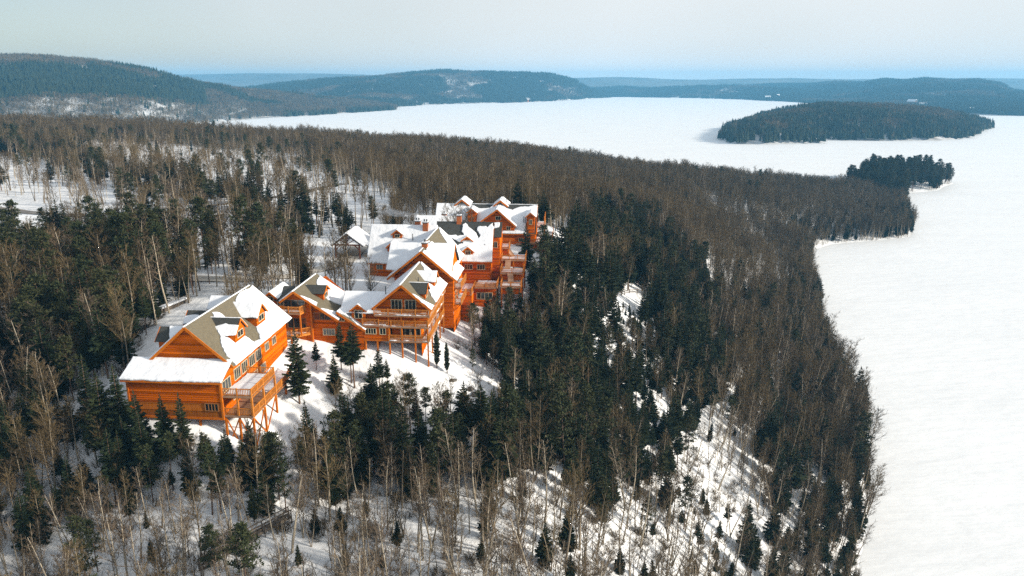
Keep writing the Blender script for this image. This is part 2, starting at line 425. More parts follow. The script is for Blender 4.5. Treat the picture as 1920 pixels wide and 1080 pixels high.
class Wing:
    def __init__(self, name, label, cat, origin, group=None):
        self.o = Vector(origin)
        self.root = obj(name, None, loc=l2w(*origin))
        self.root.rotation_euler = (0, 0, -LTH)
        tag(self.root, label, cat, group)
    def mesh(self, name, verts, faces, mat, parent=None, smooth=False, label=None, kind=None):
        me = new_mesh(name, [Vector(p) - self.o for p in verts], faces, mat, smooth)
        o = obj(name, me, parent or self.root)
        if label: o['label'] = label
        if kind: o['kind'] = kind
        return o
    def mb(self, name, b, mat, parent=None, **k):
        return self.mesh(name, b.v, b.f, mat, parent, **k)

    # --- walls of lapped log courses; poly is convex in (s, z) along p0 -> p1
    def wall(self, p0, p1, poly, mat='wall', course=0.3, name='wall', parent=None, vertical=False):
        p0, p1 = Vector((*p0, 0)), Vector((*p1, 0))
        d = (p1 - p0).normalized()
        n = Vector((d.y, -d.x, 0))
        zs = [q[1] for q in poly]
        def srange(z):
            hit = []
            for i in range(len(poly)):
                (s0, z0), (s1, z1) = poly[i], poly[(i + 1) % len(poly)]
                if abs(z1 - z0) < 1e-6:
                    if abs(z - z0) < 1e-4: hit += [s0, s1]
                elif min(z0, z1) - 1e-6 <= z <= max(z0, z1) + 1e-6:
                    hit.append(s0 + (s1 - s0) * (z - z0) / (z1 - z0))
            return (min(hit), max(hit)) if hit else None
        b = MB()
        z = min(zs)
        brk = sorted(set(zs))
        while z < max(zs) - 1e-3:
            z2 = min([z + course] + [q for q in brk if q > z + 1e-3])
            a, c = srange(z + 1e-4), srange(z2 - 1e-4)
            if a and c:
                j = rnd.uniform(0.05, 0.08)
                P = lambda s, zz, off: p0 + d * s + n * off + Vector((0, 0, zz))
                b.add([P(a[0], z, j), P(a[1], z, j), P(c[1], z2, 0.012), P(c[0], z2, 0.012), P(a[0], z, 0), P(a[1], z, 0)],
                      [(0, 1, 2, 3), (4, 5, 1, 0)])
            z = z2
        return self.mb(name, b, mat, parent)

    def rect_wall(self, p0, p1, z0, z1, **k):
        L = math.hypot(p1[0] - p0[0], p1[1] - p0[1])
        return self.wall(p0, p1, [(0, z0), (L, z0), (L, z1), (0, z1)], **k)

    def corner(self, u, v, z0, z1, w=0.26, mat='trim'):
        b = MB().box(u - w / 2, u + w / 2, v - w / 2, v + w / 2, z0, z1)
        return self.mb('corner_post', b, mat)

    # --- a roof slope; a runs along the ridge, d runs down the slope
    def slope(self, r0, r1, e0, e1, mat, th=0.22, parent=None, name='roof_slope'):
        r0, r1, e0, e1 = map(Vector, (r0, r1, e0, e1))
        n = (r1 - r0).cross(e0 - r0)
        if n.z < 0: n = -n
        n.normalize()
        b = MB().slab([r0, r1, e1, e0], n, th)
        o = self.mb(name, b, mat, parent)
        ea = (r1 - r0).normalized()
        ed = (e0 - r0) - ea * (e0 - r0).dot(ea)
        S = dict(o=o, O=r0, ea=ea, ed=ed.normalized(), n=n, L=(r1 - r0).length, H=ed.length)
        return S

    def snow(self, S, poly, th=0.22, rough=0.16, seed=0, parent=None, step=0.4):
        """a ragged-edged blanket of snow lying on slope S; poly in (a, d) metres; edges 's' stay straight"""
        r = random.Random(seed * 7 + 3)
        pts = []
        for i in range(len(poly)):
            a0, a1 = poly[i], poly[(i + 1) % len(poly)]
            straight = len(a0) > 2
            L = math.hypot(a1[0] - a0[0], a1[1] - a0[1])
            k = max(1, int(L / step))
            w = 0.0
            for j in range(k):
                t = j / k
                amp = (0.03 if straight else rough) * (0.3 if j == 0 else 1)
                w = 0.6 * w + r.uniform(-1, 1) * amp
                nx, ny = -(a1[1] - a0[1]) / max(L, 1e-6), (a1[0] - a0[0]) / max(L, 1e-6)
                pts.append((a0[0] + (a1[0] - a0[0]) * t + nx * w, a0[1] + (a1[1] - a0[1]) * t + ny * w))
        n = len(pts)
        area = sum(pts[i][0] * pts[(i + 1) % n][1] - pts[(i + 1) % n][0] * pts[i][1] for i in range(n))
        sg = 1 if area > 0 else -1
        ins = []
        for i in range(n):
            p, q = pts[i - 1], pts[(i + 1) % n]
            tx, ty = q[0] - p[0], q[1] - p[1]
            l = math.hypot(tx, ty) or 1
            ins.append((pts[i][0] - sg * ty / l * th * 0.45, pts[i][1] + sg * tx / l * th * 0.45))
        P = lambda a, d, h: S['O'] + S['ea'] * a + S['ed'] * d + S['n'] * h
        v = [P(a, d, 0.01) for a, d in pts] + [P(a, d, th * 0.65) for a, d in pts] + [P(a, d, th) for a, d in ins]
        f = [(i, (i + 1) % n, (i + 1) % n + n, i + n) for i in range(n)] + [(i + n, (i + 1) % n + n, (i + 1) % n + 2 * n, i + 2 * n) for i in range(n)]
        for tri in tessellate_polygon([[Vector((a, d, 0)) for a, d in ins]]):
            f.append(tuple(i + 2 * n for i in tri))
        return self.mesh('snow', v, f, 'snow_roof', parent or S['o'])

    def full_snow(self, S, margin=0.0, seed=0, th=0.22):
        m = margin
        return self.snow(S, [(-0.05, 0.0, 's'), (S['L'] + 0.05, 0.0, 's'), (S['L'] + 0.05, S['H'] + 0.08), (-0.05, S['H'] + 0.08, 's')], th, 0.06, seed)

    def gable_v(self, uc, v0, v1, zr, ul, zl, ur, zrr, ml, mr, rake=True):
        """ridge along v; left eave (ul, zl), right eave (ur, zrr)"""
        SL = self.slope((uc, v0, zr), (uc, v1, zr), (ul, v0, zl), (ul, v1, zl), ml)
        SR = self.slope((uc, v0, zr), (uc, v1, zr), (ur, v0, zrr), (ur, v1, zrr), mr)
        if rake:
            for (ue, ze) in ((ul, zl), (ur, zrr)):
                b = MB().beam((uc, v0 - 0.04, zr - 0.14), (ue, v0 - 0.04, ze - 0.14), 0.08, 0.36)
                self.mb('rake_board', b, 'trim')
        return SL, SR

    def gable_u(self, vc, u0, u1, zr, vf, zf, vb, zb, mf, mbk, rake=True):
        """ridge along u; front eave (vf, zf), back eave (vb, zb)"""
        SF = self.slope((u0, vc, zr), (u1, vc, zr), (u0, vf, zf), (u1, vf, zf), mf)
        SB = self.slope((u0, vc, zr), (u1, vc, zr), (u0, vb, zb), (u1, vb, zb), mbk)
        if rake:
            b = MB().beam((u1 + 0.04, vc, zr - 0.14), (u1 + 0.04, vf, zf - 0.14), 0.08, 0.36)
            self.mb('rake_board', b, 'trim')
            b = MB().beam((u0 + 0.1, vf - 0.03, zf - 0.16), (u1 - 0.1, vf - 0.03, zf - 0.16), 0.06, 0.3)
            self.mb('fascia_board', b, 'trim')
        return SF, SB

    # --- window: frame with mullions, glass behind it
    def window(self, c, n, w, h, lights=2, mat='frame', arch=None):
        c, n = Vector(c), Vector((*n, 0)).normalized()
        s = Vector((-n.y, n.x, 0))
        b = MB()
        def bar(s0, s1, z0, z1, off=0.13):
            P = lambda a, z, o: c + s * a + n * o + Vector((0, 0, z))
            b.add([P(s0, z0, 0.02), P(s1, z0, 0.02), P(s1, z1, 0.02), P(s0, z1, 0.02), P(s0, z0, off), P(s1, z0, off), P(s1, z1, off), P(s0, z1, off)],
                  [(3, 2, 1, 0), (4, 5, 6, 7), (0, 1, 5, 4), (1, 2, 6, 5), (2, 3, 7, 6), (3, 0, 4, 7)])
        t = 0.1
        bar(-w / 2 - t, w / 2 + t, -h / 2 - t, -h / 2)
        bar(-w / 2 - t, w / 2 + t, h / 2, h / 2 + t)
        for i in range(lights + 1):
            x = -w / 2 + w * i / lights
            tt = t if i in (0, lights) else 0.07
            x0 = x - t if i == 0 else (x if i == lights else x - tt / 2)
            bar(x0, x0 + tt, -h / 2, h / 2)
        f = self.mb('window', b, mat)
        g = MB()
        for i in range(lights):
            a0, a1 = -w / 2 + w * i / lights, -w / 2 + w * (i + 1) / lights
            P = lambda a, z: c + s * a + n * 0.075 + Vector((0, 0, z))
            g.add([P(a0, -h / 2), P(a1, -h / 2), P(a1, h / 2), P(a0, h / 2)], [(0, 1, 2, 3)])
        self.mb('pane', g, 'glass', f)
        return f

    # --- deck slab with beam edge; railing along open sides
    def deck(self, quad, z, th=0.25, name='balcony', mat='deck', snow=None, seed=0):
        b = MB().slab([(*q, z) for q in quad], (0, 0, 1), th)
        o = self.mb(name, b, mat)
        if snow:
            S = dict(o=o, O=Vector((0, 0, z)), ea=Vector((1, 0, 0)), ed=Vector((0, 1, 0)), n=Vector((0, 0, 1)))
            self.snow(S, snow, 0.14, 0.12, seed, parent=o)
        return o

    def railing(self, pts, parent, h=1.0, edge=0.32, gap=0.22, posts=True):
        rails, bal = MB(), MB()
        for i in range(len(pts) - 1):
            p, q = Vector(pts[i]), Vector(pts[i + 1])
            up = Vector((0, 0, 1))
            rails.beam(p + up * h, q + up * h, 0.14, 0.09)
            rails.beam(p + up * 0.14, q + up * 0.14, 0.08, 0.08)
            if edge:
                rails.beam(p - up * (edge / 2 + 0.005), q - up * (edge / 2 + 0.005), 0.1, edge)
            L = (q - p).length
            k = max(1, int(L / gap))
            for j in range(1, k):
                a = p + (q - p) * (j / k)
                bal.beam(a + up * 0.16, a + up * (h - 0.05), 0.075, 0.075)
            if posts:
                m = max(1, round(L / 2.1))
                for j in range(m + 1):
                    if j == 0 and i > 0: continue
                    a = p + (q - p) * (j / m)
                    pb = MB().beam(a - up * 0.02, a + up * (h + 0.12), 0.16, 0.16)
                    self.mb('rail_post', pb, 'rail', parent)
        self.mb('rail', rails, 'rail', parent)
        if bal.v:
            self.mb('balusters', bal, 'rail', parent, kind='stuff')

    def post(self, u, v, z0, z1, w=0.24, mat='rail', name='support_post'):
        return self.mb(name, MB().beam((u, v, z0), (u, v, z1), w, w), mat)

    # --- gabled dormer: c = middle of its face at sill, f = facing (u, v)
    def dormer(self, c, f, w, ze, zr, depth, ms=('shingle_dark', 'shingle_dark'), snow=(None, None), win=None, seed=0, over=0.35, lights=2):
        c = Vector(c); f = Vector((*f, 0)); s = Vector((-f.y, f.x, 0))      # s points to the right seen from outside
        z0 = c.z
        p0 = c - s * w / 2; p1 = c + s * w / 2
        # the face as the dormer's own mesh
        fw = self.wall((p0.x, p0.y), (p1.x, p1.y), [(0, z0 - 1.2), (w, z0 - 1.2), (w, ze), (w / 2, zr - 0.1), (0, ze)], name='dormer')
        for sd in (-1, 1):
            q = c + s * sd * w / 2
            k = q - f * depth
            b = MB().add([(q.x, q.y, z0 - 1.2), (k.x, k.y, z0 - 1.2), (k.x, k.y, ze), (q.x, q.y, ze)], [(0, 1, 2, 3)])
            self.mb('side_wall', b, 'wall', fw)
        e = (zr - ze) / (w / 2) * 0.3
        for i, sd in enumerate((-1, 1)):
            r0 = c + f * over; r0.z = zr
            r1 = c - f * depth; r1.z = zr
            e0 = c + f * over + s * sd * (w / 2 + 0.3); e0.z = ze - e
            e1 = c - f * depth + s * sd * (w / 2 + 0.3); e1.z = ze - e
            S = self.slope(r0, r1, e0, e1, ms[i], 0.14, fw, 'dormer_roof')
            S['o'].name = 'dormer_roof'
            if snow[i]:
                H, L = S['H'], S['L']
                poly = {'full': [(-0.03, -0.02, 's'), (L, -0.02, 's'), (L, H + 0.05), (-0.03, H + 0.05, 's')],
                        'low': [(-0.03, H * 0.45), (L * 0.35, H * 0.35), (L * 0.6, H * 0.55), (L, H * 0.1), (L, H + 0.05), (-0.03, H + 0.05, 's')],
                        'back': [(L * 0.25, 0.0), (L, 0.0, 's'), (L, H), (L * 0.4, H)]}[snow[i]]
                self.snow(S, poly, 0.16, 0.1, seed + i, parent=fw)
            rb = MB().beam((r0 + f * 0.03) - Vector((0, 0, 0.1)), (e0 + f * 0.03) - Vector((0, 0, 0.1)), 0.06, 0.24)
            self.mb('rake_board', rb, 'trim', fw)
        if win:
            ww, hh, zc = win
            self.window((c.x, c.y, zc), (f.x, f.y), ww, hh, lights)
        return fw

    def chimney(self, u, v, z0, z1, w=1.1, mat='chimney', caps=1):
        o = self.mb('chimney', MB().box(u - w / 2, u + w / 2, v - w / 2, v + w / 2, z0, z1), mat)
        self.mb('cap', MB().box(u - w / 2 - 0.1, u + w / 2 + 0.1, v - w / 2 - 0.1, v + w / 2 + 0.1, z1, z1 + 0.14), 'metal', o)
        self.mb('snow', MB().box(u - w / 2, u + w / 2, v - w / 2, v + w / 2, z1 + 0.14, z1 + 0.3), 'snow_roof', o)
        for k in range(caps):
            uu = u + (k - (caps - 1) / 2) * 0.5
            self.mb('flue', MB().beam((uu, v, z1 + 0.28), (uu, v, z1 + 0.75), 0.26, 0.26), 'metal', o)
        return o

    def pipe(self, u, v, z0, z1):
        return self.mb('vent_pipe', MB().beam((u, v, z0), (u, v, z1), 0.14, 0.14), 'metal')

# ================================================================ hall wing, nearest the camera
W = Wing('lodge_hall', 'near lodge hall with tan shingled gable roof, snowy lean-to and two stacked decks', 'lodge', (-51, 99, 49))
# lean-to in front of the gable
W.rect_wall((-58.3, 88), (-45.5, 88), 51.6, 54.9)
W.rect_wall((-58.3, 88), (-45.5, 88), 49.6, 51.6, mat='wall_board', course=0.9)
W.mb('floor', MB().box(-58.2, -45.6, 88.1, 111.4, 49.3, 49.58), 'soffit')
W.mb('sill_beam', MB().beam((-58.3, 88.0, 49.45), (-45.4, 88.0, 49.45), 0.28, 0.3), 'trim')
W.wall((-45.5, 88), (-45.5, 91.2), [(0, 49.6), (3.2, 49.6), (3.2, 56.3), (0, 54.9)])
W.wall((-58.3, 91.2), (-58.3, 88), [(0, 47), (3.2, 47), (3.2, 54.9), (0, 56.3)])
W.corner(-45.5, 88, 49.3, 54.85); W.corner(-58.3, 88, 49.3, 54.85)
S = W.slope((-58.9, 91.25, 56.55), (-45.1, 91.25, 56.55), (-58.9, 87.5, 54.85), (-45.1, 87.5, 54.85), 'shingle_tan')
W.full_snow(S, seed=1, th=0.3)
W.mb('fascia_board', MB().beam((-58.9, 87.46, 54.7), (-45.1, 87.46, 54.7), 0.08, 0.3), 'trim')
# main block
W.wall((-56.3, 91.2), (-45.5, 91.2), [(0, 54), (10.8, 54), (10.8, 56.4), (5.4, 61.1), (0, 56.4)])
W.rect_wall((-45.5, 91.2), (-45.5, 111.5), 49.6, 56.4)
W.rect_wall((-56.3, 111.5), (-56.3, 91.2), 50, 56.4)
W.wall((-45.5, 111.5), (-56.3, 111.5), [(0, 48), (10.8, 48), (10.8, 56.4), (5.4, 61.1), (0, 56.4)])
SL, SR = W.gable_v(-50.9, 90.6, 112, 61.3, -57.1, 55.85, -44.7, 55.85, 'shingle_tan', 'shingle_tan')
W.snow(SL, [(0.1, 0.1, 's'), (21.3, 0.1, 's'), (21.3, SL['H'] + 0.05, 's'), (-0.05, SL['H'] + 0.05, 's')], 0.25, 0.1, 2)
H = SR['H']
W.snow(SR, [(0.5, H + 0.1), (1.0, H * 0.79), (2.6, H * 0.55), (4.0, H * 0.43), (7.2, H * 0.05), (8.4, H * 0.12), (8.7, H * 0.35), (8.0, H * 0.68), (8.1, H * 0.9), (9.8, H * 0.95), (11.5, H * 0.76),
            (13.2, H * 0.42), (14.0, H * 0.12), (15.6, H * 0.04), (21.35, H * 0.02, 's'), (21.35, H + 0.1, 's')], 0.24, 0.18, 3)
W.dormer((-46.3, 96.8, 57.3), (1, 0), 3.2, 59.2, 60.7, 5, ('shingle_dark', 'shingle_dark'), ('low', 'full'), (1.7, 0.8, 58.5), 11)
W.dormer((-46.3, 104.2, 57.3), (1, 0), 3.2, 59.2, 60.7, 5, ('shingle_dark', 'shingle_dark'), ('full', 'full'), (1.7, 0.8, 58.5), 12)
for k, (v, sn) in enumerate(((93.6, 'back'), (101.2, 'low'), (108.6, 'full'))):
    W.dormer((-55.6, v, 57.2), (-1, 0), 3.0, 59.0, 60.3, 5, ('shingle_dark', 'shingle_dark'), (sn, sn if k < 2 else 'full'), (1.6, 0.8, 58.2), 20 + k)
# long side windows
for v in (89.6,):
    W.window((-45.5, v, 53.7), (1, 0), 2.3, 1.5, 3)
for v in (93.0, 95.4, 97.9, 100.2):
    W.window((-45.5, v, 54.0), (1, 0), 1.8, 1.5, 3)
for v in (103.4, 106.2):
    W.window((-45.5, v, 54.1), (1, 0), 1.3, 1.1, 2)
for v in (92, 95, 98.5, 101.5):
    W.window((-45.5, v, 51.4), (1, 0), 1.6, 1.2, 2)
W.window((-46.95, 88, 51.1), (0, -1), 1.7, 0.95, 4, 'frame_brown')
# stacked decks
dk = W.deck([(-45.4, 88), (-41.4, 88), (-41.4, 96), (-45.4, 96)], 52.75, snow=[(-45.3, 88.4), (-41.7, 88.4), (-41.7, 95.8), (-45.3, 95.8)], seed=4)
W.railing([(-45.35, 88.1, 52.75), (-41.45, 88.1, 52.75), (-41.45, 95.9, 52.75), (-45.3, 95.9, 52.75)], dk)
dk = W.deck([(-45.4, 88), (-41.4, 88), (-41.4, 100), (-42.2, 104), (-45.4, 104)], 49.95, name='terrace', snow=[(-44.2, 96), (-41.6, 96), (-41.7, 100), (-42.4, 103.8), (-45.2, 103.8), (-45.2, 99)], seed=5)
W.railing([(-45.35, 88.1, 49.95), (-41.45, 88.1, 49.95), (-41.45, 100, 49.95), (-42.2, 104, 49.95)], dk)
for v in (88.1, 91.9, 95.9):
    W.post(-41.45, v, 49.95, 52.6)
W.post(-43.4, 88.1, 49.95, 52.6)
for (u, v) in ((-45.3, 88.2), (-43.4, 88.2), (-41.5, 88.2), (-41.5, 92), (-41.5, 96), (-41.6, 100), (-45.3, 92), (-49, 88.4), (-53, 88.4), (-57, 88.4), (-49, 92), (-53, 92)):
    W.post(u, v, hz(*l2w(u, v)[:2]) - 0.6, 49.5, 0.26, 'trim')
for (a, b_) in (((-45.3, 88.2, 45.2), (-43.4, 88.2, 49.6)), ((-43.4, 88.2, 45.2), (-45.3, 88.2, 49.6)), ((-43.4, 88.2, 45.2), (-41.5, 88.2, 49.6)), ((-41.5, 88.2, 45.2), (-43.4, 88.2, 49.6)), ((-41.5, 88.3, 45.2), (-41.5, 92, 49.6)), ((-41.5, 92, 45.6), (-41.5, 88.3, 49.6)), ((-41.5, 92, 45.6), (-41.5, 96, 49.6))):
    W.mb('brace', MB().beam(a, b_, 0.14, 0.14), 'trim')

# ================================================================ balcony block behind the hall
W = Wing('lodge_balcony_block', 'lodge block with two corner balconies and stair, tan roof behind the near hall', 'lodge', (-43.5, 118, 49.5))
W.wall((-46.9, 114.6), (-42.3, 114.6), [(0, 48.5), (4.6, 48.5), (4.6, 57.9), (2.2, 59.6), (0, 58.1)])
W.rect_wall((-49.6, 114.6), (-46.9, 114.6), 48.5, 57.6)
W.wall((-42.3, 115.1), (-38.1, 115.1), [(0, 48), (4.2, 48), (4.2, 55.3), (0, 58.0)])
W.rect_wall((-42.3, 114.6), (-42.3, 115.2), 48.5, 57.8)
W.rect_wall((-38.1, 115.1), (-38.1, 125), 48, 55.3)
W.wall((-38.1, 125), (-49.6, 125), [(0, 48), (11.5, 48), (11.5, 56.5), (4.8, 59.6), (0, 55.4)])
W.rect_wall((-49.6, 125), (-49.6, 114.6), 50, 56.6)
W.corner(-42.25, 114.5, 48.5, 57.6); W.corner(-38.1, 115.0, 48, 55.2)
SL = W.slope((-44.7, 113.7, 59.85), (-44.7, 125.5, 59.85), (-47.2, 113.7, 58.0), (-50.2, 125.5, 55.9), 'shingle_tan')
W.snow(SL, [(0, 0.05, 's'), (11.7, 0.05, 's'), (11.7, 6.6, 's'), (0, 3.0, 's')], 0.22, 0.08, 31)
SR = W.slope((-44.7, 113.7, 59.85), (-44.7, 125.5, 59.85), (-37.5, 113.7, 55.1), (-37.5, 125.5, 55.1), 'shingle_tan')
W.mb('rake_board', MB().beam((-44.7, 113.66, 59.7), (-47.2, 113.66, 57.85), 0.08, 0.34), 'trim')
W.mb('rake_board', MB().beam((-44.7, 113.66, 59.7), (-37.5, 113.66, 54.95), 0.08, 0.34), 'trim')
W.snow(SR, [(0.0, 1.3), (0.0, 4.4, 's'), (1.3, 4.1), (1.0, 3.0), (0.5, 1.9)], 0.18, 0.1, 32)
W.snow(SR, [(0.1, 5.2, 's'), (0.1, 8.65, 's'), (3.0, 8.65, 's'), (2.0, 7.0), (1.1, 6.0)], 0.18, 0.1, 33)
W.snow(SR, [(4.6, 3.6), (6.5, 2.6), (8.0, 1.4), (11.5, 0.6), (11.6, 8.6, 's'), (6.5, 8.65, 's'), (5.0, 6.0)], 0.18, 0.15, 34)
W.dormer((-41.0, 118.6, 57.2), (1, 0), 2.6, 58.8, 59.7, 3.5, ('shingle_dark', 'shingle_dark'), (None, 'low'), (1.3, 0.8, 58.0), 35)
# small gable and dark flat part towards the hall
W.dormer((-48.9, 114.5, 57.4), (0, -1), 1.9, 58.7, 59.5, 6, ('shingle_dark', 'shingle_dark'), ('full', 'full'), (0.9, 0.7, 58.3), 36)
S = W.slope((-48.2, 119, 59.3), (-46.3, 119, 59.3), (-48.2, 114.2, 58.2), (-46.3, 114.2, 58.2), 'shingle_dark')
W.window((-47.3, 114.6, 57.7), (0, -1), 0.9, 0.8, 2)
W.window((-44.9, 114.6, 57.5), (0, -1), 3.4, 1.3, 3, 'frame_brown')
W.window((-44.8, 114.6, 54.2), (0, -1), 3.0, 1.6, 3, 'frame_brown')
W.window((-40.6, 115.1, 55.3), (0, -1), 2.6, 1.1, 3, 'frame_brown')
W.window((-39.6, 115.1, 52.6), (0, -1), 1.9, 1.0, 4)
W.window((-47.6, 114.6, 51.2), (0, -1), 1.2, 1.9, 2, 'frame_brown')
dk = W.deck([(-49.2, 112.9), (-43.5, 112.9), (-43.5, 114.6), (-49.2, 114.6)], 56.4, snow=[(-49, 113.3), (-43.8, 113.3), (-43.8, 114.5), (-49, 114.5)], seed=37)
W.railing([(-49.2, 113.0, 56.4), (-43.55, 113.0, 56.4), (-43.2, 114.5, 56.4)], dk)
dk = W.deck([(-48.6, 112.3), (-45.0, 112.3), (-42.5, 114.6), (-48.6, 114.6)], 52.55, snow=[(-48.4, 112.6), (-45.2, 112.6), (-43.2, 114.4), (-48.4, 114.5)], seed=38)
W.railing([(-48.6, 112.35, 52.55), (-45.05, 112.35, 52.55), (-42.55, 114.5, 52.55)], dk)
for (u, v) in ((-47.0, 112.5), (-45.1, 112.5)):
    W.post(u, v, 48.3, 52.4, 0.26, 'trim')
W.post(-43.6, 113.1, 52.5, 56.2, 0.2, 'trim'); W.post(-49.0, 113.1, 52.5, 56.2, 0.2, 'trim')
st = W.mb('stair', MB().beam((-48.3, 112.6, 51.5), (-45.2, 112.2, 49.4), 0.1, 0.35).beam((-48.3, 113.6, 51.5), (-45.2, 113.4, 49.4), 0.1, 0.35), 'trim')
for k in range(9):
    t = (k + 0.5) / 9
    u, z = -48.3 + 3.1 * t, 51.6 - 2.1 * t
    W.mb('tread', MB().box(u - 0.15, u + 0.15, 112.5, 113.6, z - 0.03, z + 0.03), 'deck', st)
W.railing([(-49.3, 112.6, 51.6), (-48.3, 112.6, 51.6), (-45.2, 112.2, 49.5)], st, posts=False)

# ================================================================ low link between the two gabled blocks
W = Wing('lodge_link', 'low snow roofed lodge link with one small window gable', 'lodge', (-35, 117, 50))
W.wall((-38.0, 114.7), (-33.6, 114.7), [(0, 48.5), (4.4, 48.5), (4.4, 53.5), (0.2, 56.3), (0, 56.2)])
W.rect_wall((-33.6, 114.7), (-29.4, 114.7), 51.6, 54.1)
W.rect_wall((-38.0, 116), (-31.4, 116), 53.0, 56.0)
W.rect_wall((-33.6, 114.7), (-33.6, 116.1), 48.5, 53.6)
W.rect_wall((-31.4, 122), (-38.0, 122), 50, 56.2)
SF, SB = W.gable_u(119, -37.6, -30.8, 58.5, 115.4, 55.9, 122.6, 55.9, 'shingle_dark', 'shingle_dark', rake=False)
W.full_snow(SF, seed=41, th=0.3); W.full_snow(SB, seed=42)
S = W.slope((-37.9, 114.2, 56.4), (-37.9, 117, 56.4), (-33.2, 114.2, 53.3), (-33.2, 117, 53.3), 'shingle_tan')
W.mb('rake_board', MB().beam((-37.9, 114.16, 56.25), (-33.2, 114.16, 53.15), 0.08, 0.34), 'trim')
W.snow(S, [(0.2, 0.0, 's'), (2.7, 0.0, 's'), (2.7, 5.55, 's'), (0.0, 5.6), (0.1, 3.8), (0.9, 2.4)], 0.2, 0.12, 43)
W.dormer((-34.5, 115.3, 54.6), (0, -1), 2.3, 56.6, 57.5, 4, ('shingle_dark', 'shingle_dark'), ('full', 'full'), (1.2, 1.3, 55.75), 44)
W.window((-37.2, 114.7, 55.1), (0, -1), 0.8, 0.7, 2)
W.window((-32.4, 114.7, 53.1), (0, -1), 1.7, 0.9, 4)
W.window((-30.4, 114.7, 53.1), (0, -1), 0.9, 1.0, 2)
dk = W.deck([(-33.8, 114.4), (-30.2, 114.4), (-30.2, 116), (-33.8, 116)], 54.2, snow=[(-33.7, 114.45), (-29.8, 114.45), (-29.8, 115.9), (-33.7, 115.9)], seed=45)
W.railing([(-33.7, 114.5, 54.2), (-31.0, 114.5, 54.2)], dk)
W.mb('floor_beam', MB().beam((-33.6, 114.75, 51.5), (-29.4, 114.75, 51.5), 0.2, 0.3), 'trim')
for u in (-33.4, -31.4):
    W.post(u, 114.8, hz(*l2w(u, 114.8)[:2]) - 0.5, 51.6, 0.24, 'trim')

# ================================================================ gabled block with three tiers of balconies
W = Wing('lodge_balcony_gable', 'tall gabled lodge block with three tiers of wraparound balconies on stilts', 'lodge', (-27, 121, 48))
W.wall((-31.4, 115.6), (-22.9, 115.6), [(0, 54), (8.5, 54), (8.5, 57.1), (4.4, 60.8), (0, 57.1)])
W.rect_wall((-29.2, 116.2), (-24.3, 116.2), 51.2, 56.0)
W.rect_wall((-24.3, 116.2), (-24.3, 130), 47, 57.6)
W.rect_wall((-31.4, 130), (-31.4, 115.6), 50, 57.1)
W.wall((-24.3, 130), (-31.4, 130), [(0, 50), (7.1, 50), (7.1, 57.1), (4.4, 60.8), (0, 57.6)])
W.rect_wall((-29.2, 118), (-24.3, 118), 45, 51.2, mat='concrete')
SL, SR = W.gable_v(-27.0, 114.4, 130.6, 61.1, -32.0, 57.0, -22.2, 57.0, 'shingle_tan', 'shingle_tan')
W.snow(SL, [(0.1, 0.1, 's'), (16.1, 0.05, 's'), (16.1, SL['H'] + 0.05, 's'), (-0.05, SL['H'] + 0.05, 's')], 0.26, 0.1, 51)
H = SR['H']
W.snow(SR, [(0.0, H * 0.36), (0.0, H + 0.05, 's'), (2.4, H + 0.05, 's'), (1.5, H * 0.8), (0.8, H * 0.55)], 0.2, 0.12, 52)
W.snow(SR, [(4.4, H * 0.96), (5.2, H * 0.8), (7.0, H * 0.64), (8.8, H * 0.55), (12.0, H * 0.37), (14.8, H * 0.16), (15.7, 0.05), (16.15, 0.05, 's'), (16.15, H + 0.05, 's'), (4.4, H + 0.05, 's')], 0.2, 0.14, 53)
W.dormer((-23.6, 118.0, 58.0), (1, 0), 2.7, 59.4, 60.6, 3.3, ('shingle_dark', 'shingle_dark'), (None, 'full'), (1.2, 0.8, 58.7), 54)
W.dormer((-23.4, 125.5, 58.0), (1, 0), 2.7, 59.5, 60.7, 3.3, ('shingle_dark', 'shingle_dark'), ('full', 'full'), (1.3, 0.9, 58.8), 55)
for u in (-28.1, -25.8):
    W.window((u, 115.6, 57.4), (0, -1), 1.7, 1.7, 3)
for u in (-28.2, -26.4):
    W.window((u, 116.2, 55.0), (0, -1), 1.5, 1.5, 2)
    W.window((u + 1.2, 116.2, 52.6), (0, -1), 1.5, 1.5, 2)
for v in (119, 123, 127):
    for z in (52.7, 55.1, 57.0):
        W.window((-24.3, v, z), (1, 0), 1.6, 1.4 if z < 57 else 0.7, 2)
for k, z in enumerate((51.55, 54.05, 56.05)):
    u0 = (-29.4, -31.0, -31.6)[k]
    f0 = (114.45, 114.45, 114.2)[k]
    u1 = (-22.75, -22.75, -22.4)[k]
    dk = W.deck([(u0, f0), (u1, f0), (u1, 130), (-24.4, 130), (-24.4, 116.2), (u0, 116.2)], z, snow=[(u0 + 0.1, f0 + 0.05), (u1 - 0.1, f0 + 0.05), (u1 - 0.1, 129.8), (-23.9, 129.8), (-23.9, 115.4), (u0 + 0.1, 115.3)], seed=56 + k)
    W.railing([(u0, f0 + 0.08, z), (u1 - 0.08, f0 + 0.08, z), (u1 - 0.08, 130, z)], dk, h=0.95)
for u in (-29.3, -27.2, -25.0, -22.9):
    W.post(u, 114.6, hz(*l2w(u, 114.6)[:2]) - 0.7, 57.0 if u > -23 else 56.0, 0.22, 'trim')
for v in (118.4, 122.2, 126, 129.8):
    W.post(-22.9, v, hz(*l2w(-22.9, v)[:2]) - 0.7, 57.0, 0.22, 'rail')
W.pipe(-30.2, 117, 58, 60.2); W.pipe(-25.6, 121.5, 59.6, 60.6)

